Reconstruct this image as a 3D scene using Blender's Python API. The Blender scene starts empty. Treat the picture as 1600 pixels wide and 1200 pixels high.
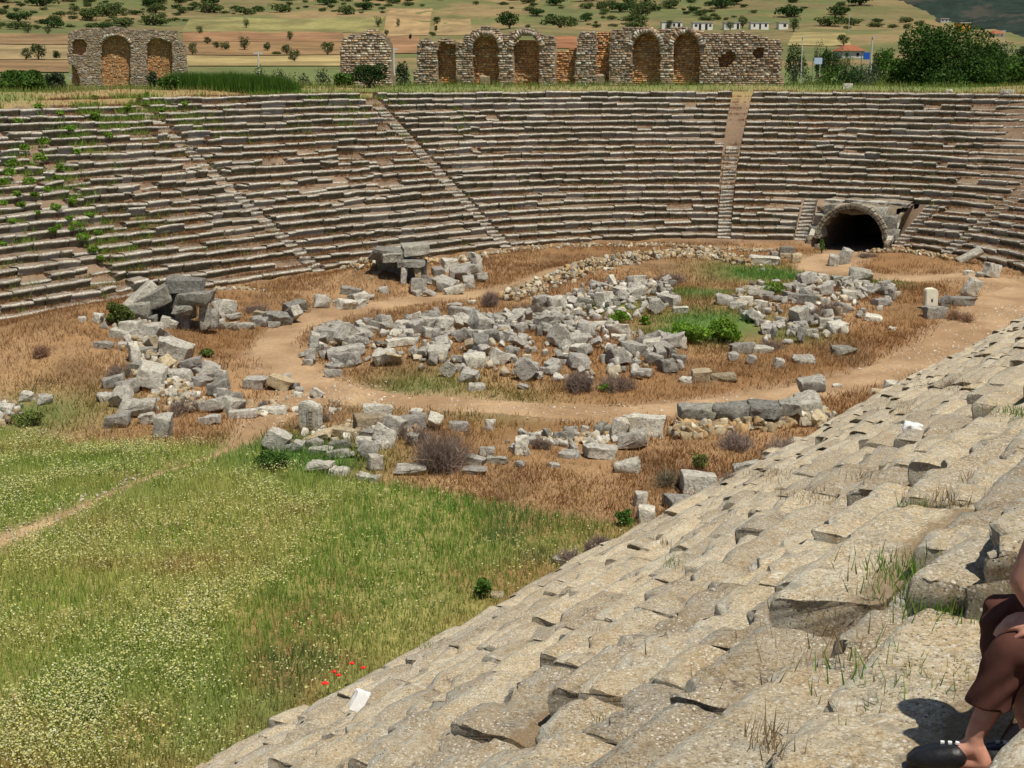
import bpy, bmesh, math, random
import numpy as np
from mathutils import Vector, Matrix, Euler, kdtree
random.seed(7); RG = np.random.default_rng(11)
SC = bpy.context.scene
COL = SC.collection
PI = math.pi
# ---------------------------------------------------------------- camera model (photo pixels 1600x1200)
F, YH, EYE = 2200.0, 95.0, 11.0
PITCH = math.atan((600 - YH) / F); CP, SP = math.cos(PITCH), math.sin(PITCH)
def ray(px, py):
    x = (np.asarray(px, float) - 800) / F; y = (np.asarray(py, float) - 600) / F
    return x, CP - y * SP, SP + y * CP          # lateral, forward, down
def flat(px, py, z=0.0):
    x, f, d = ray(px, py); t = (EYE - z) / d
    return np.array([x * t, f * t])
def project(x, y, z):
    dn = EYE - z; zc = y * CP + dn * SP
    return 800 + F * x / zc, 600 + F * (dn * CP - y * SP) / zc
# ---------------------------------------------------------------- noise
def _h(ix, iy, iz, seed):
    n = (ix.astype(np.int64) * 374761393 + iy.astype(np.int64) * 668265263 + iz.astype(np.int64) * 2147483647 + seed * 974634777) & 0x7fffffff
    n = ((n ^ (n >> 13)) * 1274126177) & 0x7fffffff
    n = ((n ^ (n >> 15)) * 1103515245) & 0x7fffffff
    return (n ^ (n >> 16)) % 100003 / 100003.0
def vnoise(p, seed=0):
    i = np.floor(p).astype(np.int64); f = p - i; f = f * f * (3 - 2 * f); r = 0
    for dx in (0, 1):
        for dy in (0, 1):
            for dz in (0, 1):
                w = (f[:, 0] if dx else 1 - f[:, 0]) * (f[:, 1] if dy else 1 - f[:, 1]) * (f[:, 2] if dz else 1 - f[:, 2])
                r = r + w * _h(i[:, 0] + dx, i[:, 1] + dy, i[:, 2] + dz, seed)
    return r
def fbm(p, seed=0, octv=4):
    s, a, t = 0, 1.0, 0
    for o in range(octv):
        s = s + a * vnoise(p * 2 ** o + 17.3 * o, seed + o); t += a; a *= .5
    return s / t
def fbm2(x, y, scale, seed=0, octv=4):
    return fbm(np.stack([np.ravel(x) / scale, np.ravel(y) / scale, np.zeros(np.size(x))], 1), seed, octv).reshape(np.shape(x))
def sstep(a, b, x):
    t = np.clip((x - a) / (b - a), 0, 1); return t * t * (3 - 2 * t)
def inpoly(x, y, poly):
    x = np.asarray(x); y = np.asarray(y); r = np.zeros(x.shape, bool); n = len(poly)
    for i in range(n):
        x0, y0 = poly[i]; x1, y1 = poly[(i + 1) % n]
        c = (y0 > y) != (y1 > y)
        with np.errstate(divide='ignore', invalid='ignore'):
            r ^= c & (x < (x1 - x0) * (y - y0) / ((y1 - y0) or 1e-9) + x0)
    return r
def wpoly(pts, z=0.0): return [tuple(flat(a, b, z)) for a, b in pts]
def seg_dist(x, y, pl):
    best = np.full(np.shape(x), 1e9)
    for (x0, y0), (x1, y1) in zip(pl[:-1], pl[1:]):
        dx, dy = x1 - x0, y1 - y0; L = dx * dx + dy * dy + 1e-9
        t = np.clip(((x - x0) * dx + (y - y0) * dy) / L, 0, 1)
        best = np.minimum(best, np.hypot(x - x0 - t * dx, y - y0 - t * dy))
    return best
def smooth_line(pts, n=8):
    P = [np.array(p, float) for p in pts]; P = [2 * P[0] - P[1]] + P + [2 * P[-1] - P[-2]]; out = []
    for i in range(1, len(P) - 2):
        for j in range(n):
            t = j / n; a, b, c, d = P[i - 1], P[i], P[i + 1], P[i + 2]
            out.append(.5 * (2 * b + (c - a) * t + (2 * a - 5 * b + 4 * c - d) * t * t + (3 * b - a - 3 * c + d) * t ** 3))
    out.append(P[-2]); return np.array(out)
# ---------------------------------------------------------------- arena outline (a along the axis, p across it)
TH = math.radians(34.7)
AX = np.array([math.sin(TH), math.cos(TH)]); NX = np.array([-math.cos(TH), math.sin(TH)])
ctl = [(-40, 15.2), (-10, 15.3), (15, 15.4), (32, 15.6), (45, 15.8), (58, 15.7), (68, 16.6), (75, 19), (80, 23.5), (82.3, 29), (82.2, 34), (80.2, 39),
       (76.3, 43.9), (70.3, 47.6), (62, 49.7), (52, 50.9), (40, 51.2), (25, 51), (5, 50.6), (-20, 50.2)]
oc = smooth_line(ctl, 60)
L = np.concatenate([[0], np.cumsum(np.hypot(*np.diff(oc, axis=0).T))])
SL = np.arange(0, L[-1], .2)
oc = np.stack([np.interp(SL, L, oc[:, 0]), np.interp(SL, L, oc[:, 1])], 1)
tg = np.gradient(oc, axis=0)
ker = np.ones(31) / 31
tg = np.stack([np.convolve(np.pad(tg[:, i], 15, mode='edge'), ker, mode='valid') for i in (0, 1)], 1)
tg /= np.hypot(tg[:, 0], tg[:, 1])[:, None]
nm = np.stack([tg[:, 1], -tg[:, 0]], 1)             # outward in (a,p)
OC = oc[:, :1] * AX + oc[:, 1:] * NX; ON = nm[:, :1] * AX + nm[:, 1:] * NX
def opos(s, d):
    s = np.asarray(s, float)
    c = np.stack([np.interp(s, SL, OC[:, 0]), np.interp(s, SL, OC[:, 1])], -1)
    n = np.stack([np.interp(s, SL, ON[:, 0]), np.interp(s, SL, ON[:, 1])], -1)
    return c + n * np.asarray(d)[..., None]
def s_near(x, y):
    i = int(np.argmin((OC[:, 0] - x) ** 2 + (OC[:, 1] - y) ** 2)); return SL[i]
kd = kdtree.KDTree(len(OC))
for i, c in enumerate(OC): kd.insert((c[0], c[1], 0), i)
kd.balance()
GX, GY, GS = -70.0, -14.0, .4
gnx, gny = 350, 420
DG = np.zeros((gny, gnx))
for j in range(gny):
    for i in range(gnx):
        x, y = GX + i * GS, GY + j * GS
        co, k, dist = kd.find((x, y, 0))
        v = (x - OC[k, 0]) * ON[k, 0] + (y - OC[k, 1]) * ON[k, 1]
        DG[j, i] = dist if v > 0 else -dist
def dist_out(x, y):
    fx = np.clip((x - GX) / GS, 0, gnx - 1.001); fy = np.clip((y - GY) / GS, 0, gny - 1.001)
    i = fx.astype(int); j = fy.astype(int); u = fx - i; v = fy - j
    return (DG[j, i] * (1 - u) + DG[j, i + 1] * u) * (1 - v) + (DG[j + 1, i] * (1 - u) + DG[j + 1, i + 1] * u) * v
T, RF, RN, NROW = .70, .385, .42, 22
def rise(x, y):
    p = x * NX[0] + y * NX[1]; return RN + (RF - RN) * sstep(18, 32, p)
def s_px(px, z=0.2):
    q = np.array([project(OC[i, 0], OC[i, 1], z)[0] if oc[i, 1] > 24 and OC[i, 1] > 30 else -9e9 for i in range(len(SL))])
    return float(SL[int(np.argmin(np.abs(q - px)))])
# tunnel mouth
s_tun = s_px(1331); TC = opos(s_tun, 0.0); TN = opos(s_tun, 1.0) - TC; TT = np.array([-TN[1], TN[0]])
profD = [0, 150, 200, 250, 290, 330, 380, 440, 520, 600, 700, 900, 1300, 2000]
profZ = [4.2, 4.5, 6, 7.8, 9.1, 10.6, 12.4, 15, 18.6, 23, 30.5, 50, 95, 160]
ridU = (np.array([-400, 1330, 1360, 1400, 1450, 1500, 1600, 1900]) - 800) / F
ridD = np.array([1500, 1000, 880, 790, 700, 620, 480, 420.])
def zfar(x, y):
    D = np.hypot(x, y); u = x / np.maximum(y, 1); Dr = np.interp(u, ridU, ridD)
    z = np.interp(np.minimum(D, Dr), profD, profZ) - np.clip((D - Dr) * .06, 0, 25)
    n = fbm2(x, y, 60, 5, 4) - .5
    return z + n * np.clip((D - 300) / 400, 0, 1) * 9
bumps = []     # px, py, radius, height
for b in [(60, 560, 4.5, .9), (150, 530, 4, .75), (230, 505, 4, .6), (330, 490, 3.5, .55), (420, 480, 3, .4), (560, 450, 3.0, .6), (600, 438, 2.2, .7), (680, 425, 2.6, .45),
          (250, 590, 4, .35), (620, 560, 5, .35), (760, 560, 6, .45), (900, 560, 6, .4), (1000, 480, 6, .3), (1270, 480, 6, .4), (900, 432, 3, .35), (1000, 420, 3, .35), (1100, 415, 3, .35),
          (1200, 668, 2.5, .3), (650, 690, 3, .25), (1400, 405, 2.5, .35), (1470, 415, 2.2, .3), (1530, 440, 2.5, .35), (1240, 400, 2, .2)]:
    c = flat(b[0], b[1]); bumps.append((c[0], c[1], b[2], b[3]))
def zfun(x, y):
    x = np.asarray(x, float); y = np.asarray(y, float)
    d = dist_out(x, y); r = rise(x, y)
    z = (fbm2(x, y, 5, 1, 3) - .5) * .25 - .05
    for bx, by, br, bh in bumps:
        z = z + bh * np.exp(-((x - bx) ** 2 + (y - by) ** 2) / br ** 2)
    z = np.where(d > 0, np.maximum(r * d / T - .03, z - d * .35), z)
    u = (x - TC[0]) * TT[0] + (y - TC[1]) * TT[1]; w = (x - TC[0]) * TN[0] + (y - TC[1]) * TN[1]
    z = np.where((np.abs(u) < 2.6) & (w > -3.5) & (w < 11), np.minimum(z, -.45 * sstep(-3.5, -.2, w)), z)
    top = r * NROW + .05
    cr = top + .62 * sstep(15.6, 21, d) + (fbm2(x, y, 6, 3, 3) - .5) * .35
    z = np.where(d > 15.6, np.minimum(z, cr), z)
    zf = zfar(x, y)
    return z + (zf - z) * sstep(27, 44, d)
TSTEP = np.geomspace(3, 2200, 900)
def ground(px, py):
    """Where the sight line through a photo pixel meets the terrain: used to read real positions off the photograph."""
    x, f, d = ray(px, py); t = TSTEP
    h = EYE - d * t - zfun(x * t, f * t)
    i = int(np.argmax(h < 0)) if (h < 0).any() else len(t) - 1
    t = np.linspace(t[max(i - 1, 0)], t[i], 12); h = EYE - d * t - zfun(x * t, f * t); j = int(np.argmax(h < 0)) if (h < 0).any() else 11
    return Vector((float(x * t[j]), float(f * t[j]), gz(x * t[j], f * t[j])))
def gz(x, y): return float(zfun(np.array([x]), np.array([y]))[0])
# ---------------------------------------------------------------- scene helpers
def tag(o, label=None, cat=None, group=None, kind=None):
    if label: o['label'] = label
    if cat: o['category'] = cat
    if group: o['group'] = group
    if kind: o['kind'] = kind
    return o
def mesh_np(name, V, faces, mat=None, parent=None, col=None, attrs=None, smooth=False, loc=None):
    """faces: (n,3) or (n,4) int array, or a list of such arrays."""
    V = np.asarray(V, np.float32); fl = faces if isinstance(faces, list) else [faces]
    fl = [np.asarray(f, np.int32) for f in fl if len(f)]
    me = bpy.data.meshes.new(name); me.vertices.add(len(V)); me.vertices.foreach_set('co', V.ravel())
    nl = sum(f.size for f in fl); nf = sum(len(f) for f in fl)
    me.loops.add(nl); me.polygons.add(nf)
    me.loops.foreach_set('vertex_index', np.concatenate([f.ravel() for f in fl]))
    tot = np.concatenate([np.full(len(f), f.shape[1], np.int32) for f in fl])
    me.polygons.foreach_set('loop_start', (np.cumsum(tot) - tot).astype(np.int32))
    me.polygons.foreach_set('loop_total', tot)
    if col is not None:
        at = me.color_attributes.new('col', 'FLOAT_COLOR', 'POINT'); c = np.ones((len(V), 4), np.float32); c[:, :3] = col
        at.data.foreach_set('color', c.ravel())
    for k, v in (attrs or {}).items():
        at = me.attributes.new(k, 'FLOAT', 'POINT'); at.data.foreach_set('value', np.asarray(v, np.float32))
    me.update(calc_edges=True); me.validate()
    if smooth: me.polygons.foreach_set('use_smooth', np.ones(len(me.polygons), bool))
    if mat: me.materials.append(mat)
    return link(name, me, parent, loc)
def link(name, me, parent=None, loc=None):
    o = bpy.data.objects.new(name, me); COL.objects.link(o)
    if parent: o.parent = parent
    if loc is not None: o.location = loc
    return o
def empty(name, loc=(0, 0, 0), rz=0):
    o = bpy.data.objects.new(name, None); COL.objects.link(o); o.location = loc; o.rotation_euler = (0, 0, rz); o.empty_display_size = .3
    return o
def bm_obj(name, bm, mat, parent=None, loc=None, smooth=None):
    me = bpy.data.meshes.new(name); bm.to_mesh(me); bm.free()
    if smooth is not None:
        me.polygons.foreach_set('use_smooth', np.ones(len(me.polygons), bool)); me.set_sharp_from_angle(angle=math.radians(smooth))
    me.materials.append(mat); return link(name, me, parent, loc)
def copy_tree(o, parent=None):
    c = o.copy(); COL.objects.link(c)
    if parent: c.parent = parent
    for ch in o.children: copy_tree(ch, c)
    return c
def bm_box(bm, c, s, rz=0, jit=0.0):
    m = Matrix.Translation(c) @ Matrix.Rotation(rz, 4, 'Z') @ Matrix.Diagonal((s[0], s[1], s[2], 1))
    vs = [bm.verts.new(m @ Vector((x + random.uniform(-jit, jit), y + random.uniform(-jit, jit), z + random.uniform(-jit, jit)))) for x in (-.5, .5) for y in (-.5, .5) for z in (-.5, .5)]
    for f in ((0, 1, 3, 2), (4, 6, 7, 5), (0, 4, 5, 1), (2, 3, 7, 6), (0, 2, 6, 4), (1, 5, 7, 3)): bm.faces.new([vs[i] for i in f])
    return vs
def tube(bm, pts, radii, seg=8):
    rings = []; up = Vector((.13, .21, 1))
    pts = [Vector(p) for p in pts]
    for i, p in enumerate(pts):
        t = (pts[min(i + 1, len(pts) - 1)] - pts[max(i - 1, 0)]).normalized()
        u = t.cross(up); u = (u if u.length > .05 else t.cross(Vector((1, 0, 0)))).normalized(); v = t.cross(u)
        rings.append([bm.verts.new(p + (u * math.cos(2 * PI * j / seg) + v * math.sin(2 * PI * j / seg)) * radii[i]) for j in range(seg)])
    for a, b in zip(rings[:-1], rings[1:]):
        for j in range(seg): bm.faces.new((a[j], a[(j + 1) % seg], b[(j + 1) % seg], b[j]))
    bm.faces.new(rings[0][::-1]); bm.faces.new(rings[-1])
# ---------------------------------------------------------------- materials
class NT:
    def __init__(s, name):
        s.m = bpy.data.materials.new(name); s.m.use_nodes = True; s.t = s.m.node_tree; s.n = s.t.nodes; s.n.clear()
        s.out = s.n.new('ShaderNodeOutputMaterial')
    def add(s, typ, ins=None, **kw):
        n = s.n.new('ShaderNode' + typ)
        for k, v in kw.items(): setattr(n, k, v)
        for k, v in (ins or {}).items(): s.put(n.inputs[k], v)
        return n
    def put(s, sock, v):
        if hasattr(v, 'links') or hasattr(v, 'is_linked'): s.t.links.new(v, sock)
        elif hasattr(v, 'outputs'): s.t.links.new(v.outputs[0], sock)
        elif isinstance(v, (tuple, list)) and len(v) == 3 and sock.type == 'RGBA': sock.default_value = (*v, 1)
        else: sock.default_value = v
    def noise(s, scale, detail=5, rough=.6, vec=None, dist=0.0):
        n = s.add('TexNoise', {'Scale': scale, 'Detail': detail, 'Roughness': rough, 'Distortion': dist})
        if vec is not None: s.put(n.inputs['Vector'], vec)
        return n.outputs['Fac']
    def vor(s, scale, vec=None, feature='F1'):
        n = s.add('TexVoronoi', {'Scale': scale}, feature=feature)
        if vec is not None: s.put(n.inputs['Vector'], vec)
        return n.outputs['Distance']
    def ramp(s, fac, lo, hi, a=0.0, b=1.0):
        n = s.add('MapRange', {'Value': fac, 'From Min': lo, 'From Max': hi, 'To Min': a, 'To Max': b}, clamp=True); return n.outputs[0]
    def mix(s, fac, a, b, mode='MIX'):
        n = s.add('Mix', data_type='RGBA', blend_type=mode)
        s.put(n.inputs[0], fac); s.put(n.inputs[6], a); s.put(n.inputs[7], b); return n.outputs[2]
    def math(s, op, a, b=0.0):
        n = s.add('Math', operation=op); s.put(n.inputs[0], a); s.put(n.inputs[1], b); return n.outputs[0]
    def attr(s, name): return s.add('Attribute', attribute_name=name)
    def pos(s): return s.add('NewGeometry').outputs['Position']
    def objco(s): return s.add('TexCoord').outputs['Object']
    def rnd(s): return s.add('ObjectInfo').outputs['Random']
    def finish(s, col, rough=.9, bump=None, bstr=.5, bdist=.02, spec=.2):
        b = s.add('BsdfPrincipled', {'Base Color': col, 'Roughness': rough, 'Specular IOR Level': spec})
        if bump is not None:
            bn = s.add('Bump', {'Height': bump, 'Strength': bstr, 'Distance': bdist}); s.put(b.inputs['Normal'], bn.outputs[0])
        s.t.links.new(b.outputs[0], s.out.inputs[0]); return s.m
def flat_mat(name, col, rough=.8, var=.25, scale=8, spec=.2):
    s = NT(name); n = s.noise(scale, 4, .6, s.objco())
    return s.finish(s.mix(s.ramp(n, .3, .7), tuple(c * (1 - var) for c in col), tuple(min(1, c * (1 + var)) for c in col)), rough, n, .3, .01, spec)
def make_ground_mat():
    s = NT('ground_soil'); p = s.pos(); c = s.attr('col').outputs['Color']
    n1 = s.noise(.9, 6, .65, p); n2 = s.noise(7, 5, .7, p); n3 = s.noise(38, 3, .6, p)
    k = s.math('ADD', s.math('MULTIPLY', n1, .7), s.math('MULTIPLY', n2, .8)); k = s.math('ADD', k, s.math('MULTIPLY', n3, .5))
    c = s.mix(1.0, c, s.add('CombineColor', {0: s.ramp(k, .6, 1.4, .55, 1.45), 1: s.ramp(k, .6, 1.4, .55, 1.45), 2: s.ramp(k, .6, 1.4, .6, 1.4)}).outputs[0], 'MULTIPLY')
    peb = s.math('MULTIPLY', s.ramp(s.vor(3.2, p), .10, .07), s.ramp(s.noise(1.1, 3, .6, p), .5, .62))
    peb = s.math('MULTIPLY', peb, s.attr('peb').outputs['Fac'])
    return s.finish(s.mix(peb, c, (.62, .56, .47)), .95, k, .5, .06)
def make_blade_mat(name, tr=.35):
    s = NT(name); c = s.attr('col').outputs['Color']
    a = s.add('BsdfDiffuse', {'Color': c}); b = s.add('BsdfTranslucent', {'Color': c}); m = s.add('MixShader', {0: tr, 1: a, 2: b})
    s.t.links.new(m.outputs[0], s.out.inputs[0]); return s.m
def make_rock_mat(name, light=(.57, .54, .465), mid=(.36, .335, .285), dark=(.085, .08, .066), warm=(.46, .36, .23), warmth=.35):
    s = NT(name); p = s.pos(); r = s.rnd()
    n1 = s.noise(1.6, 6, .65, p); n2 = s.noise(6, 6, .7, p, .6); n3 = s.noise(22, 4, .7, p)
    c = s.mix(s.ramp(n2, .40, .60), mid, light)
    c = s.mix(s.math('MULTIPLY', s.ramp(n1, .53, .68), warmth), c, warm)
    c = s.mix(s.math('MULTIPLY', s.ramp(s.noise(9, 6, .78, p), .53, .62), .75), c, dark)
    c = s.mix(s.math('MULTIPLY', s.ramp(n3, .60, .70), .7), c, (.64, .62, .57))
    v = s.ramp(r, 0, 1, .62, 1.2)
    c = s.mix(1.0, c, s.add('CombineColor', {0: v, 1: v, 2: s.ramp(r, 0, 1, .64, 1.16)}).outputs[0], 'MULTIPLY')
    return s.finish(c, .92, s.math('ADD', n2, s.math('MULTIPLY', n3, .5)), .9, .09)
def make_seat_far():
    s = NT('weathered_seat_stone'); p = s.pos(); v = s.attr('v').outputs['Fac']; b = s.attr('b').outputs['Fac']
    n1 = s.noise(.55, 5, .6, p); n2 = s.noise(3.2, 6, .7, p); n3 = s.noise(11, 4, .7, p)
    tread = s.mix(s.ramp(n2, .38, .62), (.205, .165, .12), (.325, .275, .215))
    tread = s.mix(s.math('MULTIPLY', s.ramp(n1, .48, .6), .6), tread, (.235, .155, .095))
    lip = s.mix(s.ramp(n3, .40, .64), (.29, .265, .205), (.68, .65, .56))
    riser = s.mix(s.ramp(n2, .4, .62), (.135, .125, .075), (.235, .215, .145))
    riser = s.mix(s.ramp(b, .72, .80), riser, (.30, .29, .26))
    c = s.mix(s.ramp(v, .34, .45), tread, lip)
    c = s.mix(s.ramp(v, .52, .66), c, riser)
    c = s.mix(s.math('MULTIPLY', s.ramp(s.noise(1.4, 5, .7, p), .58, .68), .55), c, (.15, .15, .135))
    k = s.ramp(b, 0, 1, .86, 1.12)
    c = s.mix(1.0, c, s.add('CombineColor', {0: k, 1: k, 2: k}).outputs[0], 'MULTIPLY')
    return s.finish(c, .92, s.math('ADD', n2, n3), .7, .05)
def make_seat_near():
    s = NT('lichen_seat_stone'); p = s.pos(); v = s.attr('v').outputs['Fac']; b = s.attr('b').outputs['Fac']
    n0 = s.noise(.8, 5, .65, p); n1 = s.noise(2.6, 7, .72, p, .4); n2 = s.noise(9, 7, .78, p, .3); n3 = s.noise(30, 5, .78, p); n4 = s.noise(75, 4, .75, p)
    c = s.mix(s.ramp(n1, .38, .62), (.50, .375, .22), (.62, .515, .36))
    c = s.mix(s.math('MULTIPLY', s.ramp(n0, .50, .64), .6), c, (.56, .52, .43))
    c = s.mix(s.math('MULTIPLY', s.ramp(n2, .45, .36), .6), c, (.37, .27, .16))
    c = s.mix(s.math('MULTIPLY', s.ramp(n2, .54, .62), .75), c, (.66, .62, .53))
    c = s.mix(s.math('MULTIPLY', s.ramp(n3, .545, .61), .75), c, (.78, .74, .65))
    c = s.mix(s.math('MULTIPLY', s.ramp(n3, .455, .39), .75), c, (.22, .18, .13))
    c = s.mix(s.math('MULTIPLY', s.ramp(n4, .56, .64), .6), c, (.80, .77, .70))
    c = s.mix(s.math('MULTIPLY', s.ramp(n4, .43, .36), .6), c, (.20, .165, .13))
    dk = s.math('MULTIPLY', s.ramp(s.noise(4.5, 7, .8, p, .8), .54, .60), s.ramp(s.noise(.9, 3, .6, p), .44, .58))
    c = s.mix(s.math('MULTIPLY', dk, .75), c, (.19, .165, .14))
    lip = s.math('MULTIPLY', s.ramp(v, .22, .46), s.ramp(s.noise(7, 6, .75, p), .40, .56))
    c = s.mix(s.math('MULTIPLY', lip, .8), c, (.56, .555, .50))
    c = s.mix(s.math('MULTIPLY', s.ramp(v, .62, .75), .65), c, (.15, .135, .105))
    wh = s.math('MULTIPLY', s.ramp(s.noise(3.5, 6, .7, p, 1.2), .60, .64), s.ramp(s.noise(.7, 3, .6, p), .52, .60))
    c = s.mix(s.math('MULTIPLY', wh, .85), c, (.80, .765, .68))
    k = s.ramp(b, 0, 1, .72, 1.14)
    c = s.mix(1.0, c, s.add('CombineColor', {0: k, 1: k, 2: s.ramp(b, 0, 1, .74, 1.12)}).outputs[0], 'MULTIPLY')
    h = s.math('ADD', s.math('MULTIPLY', n2, 1.0), s.math('MULTIPLY', n3, .6)); h = s.math('ADD', h, s.math('MULTIPLY', n4, .3))
    sp = s.ramp(s.vor(27, p), .30, .18); c = s.mix(s.math('MULTIPLY', sp, s.ramp(s.noise(2.2, 4, .6, p), .38, .52)), c, (.84, .81, .74))
    sp = s.ramp(s.vor(60, p), .30, .16); c = s.mix(s.math('MULTIPLY', sp, s.ramp(s.noise(3.1, 4, .6, p), .42, .55)), c, (.80, .77, .69))
    sp = s.ramp(s.vor(34, s.add('VectorMath', {0: p, 1: (3.1, 7.7, 1.3)}).outputs[0]), .28, .16); c = s.mix(s.math('MULTIPLY', sp, s.ramp(s.noise(1.7, 4, .6, p), .42, .56)), c, (.15, .135, .11))
    gl = s.math('MULTIPLY', s.ramp(s.noise(6, 6, .72, p, .5), .54, .60), s.ramp(s.noise(.6, 3, .6, p), .42, .55)); c = s.mix(s.math('MULTIPLY', gl, .6), c, (.36, .355, .32))
    so = s.math('MULTIPLY', s.ramp(s.math('ADD', v, s.math('MULTIPLY', s.math('SUBTRACT', s.noise(4, 6, .75, p), .5), .7)), -.10, -.24), .7)
    c = s.mix(so, c, (.27, .19, .11))
    c = s.mix(1.0, c, (.94, .92, .855), 'MULTIPLY')
    return s.finish(c, .95, h, .8, .045, .1)
def make_masonry():
    s = NT('rubble_masonry'); p = s.pos(); c = s.attr('col').outputs['Color']
    n = s.noise(5, 5, .7, p); k = s.ramp(n, .3, .7, .6, 1.35)
    c = s.mix(1.0, c, s.add('CombineColor', {0: k, 1: k, 2: k}).outputs[0], 'MULTIPLY')
    return s.finish(c, .95, n, .6, .05)
def make_hill_mat():
    s = NT('dry_hill'); p = s.pos(); c = s.attr('col').outputs['Color']
    n1 = s.noise(.05, 6, .7, p); n2 = s.noise(.3, 5, .7, p)
    k = s.ramp(s.math('ADD', n1, s.math('MULTIPLY', n2, .8)), .55, 1.25, .6, 1.4)
    c = s.mix(1.0, c, s.add('CombineColor', {0: k, 1: k, 2: k}).outputs[0], 'MULTIPLY')
    c = s.mix(s.math('MULTIPLY', s.ramp(s.noise(.12, 4, .7, p), .62, .68), .6), c, (.10, .12, .045))
    return s.finish(c, .95)
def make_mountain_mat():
    s = NT('cloud_shaded_mountain'); p = s.pos()
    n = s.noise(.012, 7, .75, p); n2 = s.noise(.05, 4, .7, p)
    c = s.mix(s.ramp(n2, .35, .65), (.010, .020, .016), (.024, .040, .028))  # cloud shadow over the mountain is put into these dark base tones
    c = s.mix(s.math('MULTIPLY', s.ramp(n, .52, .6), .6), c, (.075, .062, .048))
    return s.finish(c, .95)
M_GROUND = make_ground_mat(); M_BLADE = make_blade_mat('grass_blade'); M_LEAF = make_blade_mat('leaf', .25); M_TWIG = make_blade_mat('dry_twig', .1)
M_ROCK = make_rock_mat('grey_limestone'); M_WHITE = make_rock_mat('pale_marble', (.66, .625, .54), (.45, .42, .355), (.15, .14, .115), (.52, .43, .29), .3)
M_DARK = make_rock_mat('lichened_limestone', (.42, .405, .345), (.235, .225, .19), (.055, .053, .042), (.30, .26, .14), .3)
M_TAN = make_rock_mat('tan_stone', (.56, .47, .32), (.42, .33, .20), (.14, .12, .09), (.52, .34, .16), .5)
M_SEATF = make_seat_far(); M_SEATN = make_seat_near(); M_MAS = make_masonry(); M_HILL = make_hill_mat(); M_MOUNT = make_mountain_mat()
M_BARK = flat_mat('bark', (.12, .09, .06)); M_PLASTER = flat_mat('white_plaster', (.74, .72, .66), .8, .08); M_TILE = flat_mat('red_roof_tile', (.30, .11, .055), .8, .2, 3)
M_OPEN = flat_mat('dark_opening', (.02, .02, .022)); M_CONC = flat_mat('grey_concrete', (.50, .50, .47), .8, .1); M_ORANGE = flat_mat('orange_plaster', (.70, .36, .06))
M_BLUE = flat_mat('blue_sheet', (.02, .09, .42), .5); M_PALEBLUE = flat_mat('pale_blue_sheet', (.42, .52, .68), .5); M_SLATE = flat_mat('grey_roof', (.42, .42, .42))
# ---------------------------------------------------------------- paths and regions (read off the photograph, laid on the ground)
meadow = wpoly([(-200, 640), (0, 668), (110, 690), (250, 690), (400, 700), (450, 730), (560, 752), (700, 770), (860, 800), (960, 815), (1010, 812), (990, 850), (760, 965), (560, 1075), (300, 1230), (0, 1500), (-500, 1500)])
green_spots = []
for px, py, r, st in [(1110, 512, 2.4, 1.0), (1205, 430, 3.0, 1.0), (1080, 530, 2.0, .9), (960, 490, 1.6, .7), (1090, 470, 2, .7), (850, 500, 1.5, .4), (660, 620, 2.0, .5), (760, 640, 2.2, .35), (1370, 440, 1.6, .5), (430, 710, 2, 1), (40, 650, 2.5, .6), (490, 725, 2, .8), (1240, 525, 1.5, .5)]:
    c = flat(px, py); green_spots.append((c[0], c[1], r, st))
P_LOOP = smooth_line([flat(*q) for q in [(1660, 440), (1590, 468), (1510, 525), (1420, 568), (1300, 600), (1180, 624), (1060, 640), (940, 648), (820, 645), (690, 638), (580, 628), (500, 612), (452, 590), (432, 565), (434, 540), (470, 512), (540, 487), (640, 470), (720, 461), (800, 449), (880, 432), (960, 418), (1040, 408), (1110, 402)]])
W_LOOP = np.interp(np.arange(len(P_LOOP)), np.linspace(0, len(P_LOOP), 24), [1.9, 1.8, 1.35, 1.0, .85, .78, .75, .75, .78, .8, .85, .9, .9, .85, .8, .8, .78, .75, .75, .75, .75, .7, .55, .3])
P_FIELD = smooth_line([flat(*q) for q in [(-160, 905), (0, 842), (90, 808), (160, 778), (240, 742), (300, 722), (350, 702), (400, 668), (450, 640), (505, 622)]])
W_FIELD = np.interp(np.arange(len(P_FIELD)), np.linspace(0, len(P_FIELD), 10), [.3, .25, .15, .0, -.2, -.2, .1, .45, .75, .85])
P_TUN = smooth_line([flat(*q) for q in [(1331, 388), (1318, 402), (1290, 412), (1300, 424), (1370, 432), (1450, 436), (1530, 440), (1590, 452)]])
W_TUN = np.interp(np.arange(len(P_TUN)), np.linspace(0, len(P_TUN), 8), [1.4, 1.4, 1.6, 1.5, 1.2, 1.0, 1.0, 1.5])
PATHS = [(P_LOOP, W_LOOP), (P_FIELD, W_FIELD), (P_TUN, W_TUN)]
def path_dist(x, y):
    best = np.full(np.shape(x), 9.0)
    for P, W in PATHS:
        for i in range(len(P) - 1):
            (x0, y0), (x1, y1) = P[i], P[i + 1]; dx, dy = x1 - x0, y1 - y0
            t = np.clip(((x - x0) * dx + (y - y0) * dy) / (dx * dx + dy * dy + 1e-9), 0, 1)
            best = np.minimum(best, np.hypot(x - x0 - t * dx, y - y0 - t * dy) - W[i])
    return best
def green_field(x, y):
    g = np.zeros(np.shape(x))
    for gx, gy, r, st in green_spots: g = np.maximum(g, st * np.exp(-((x - gx) ** 2 + (y - gy) ** 2) / r ** 2))
    return g
def lerp(a, b, t): return np.asarray(a) * (1 - t[..., None]) + np.asarray(b) * t[..., None]
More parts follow.
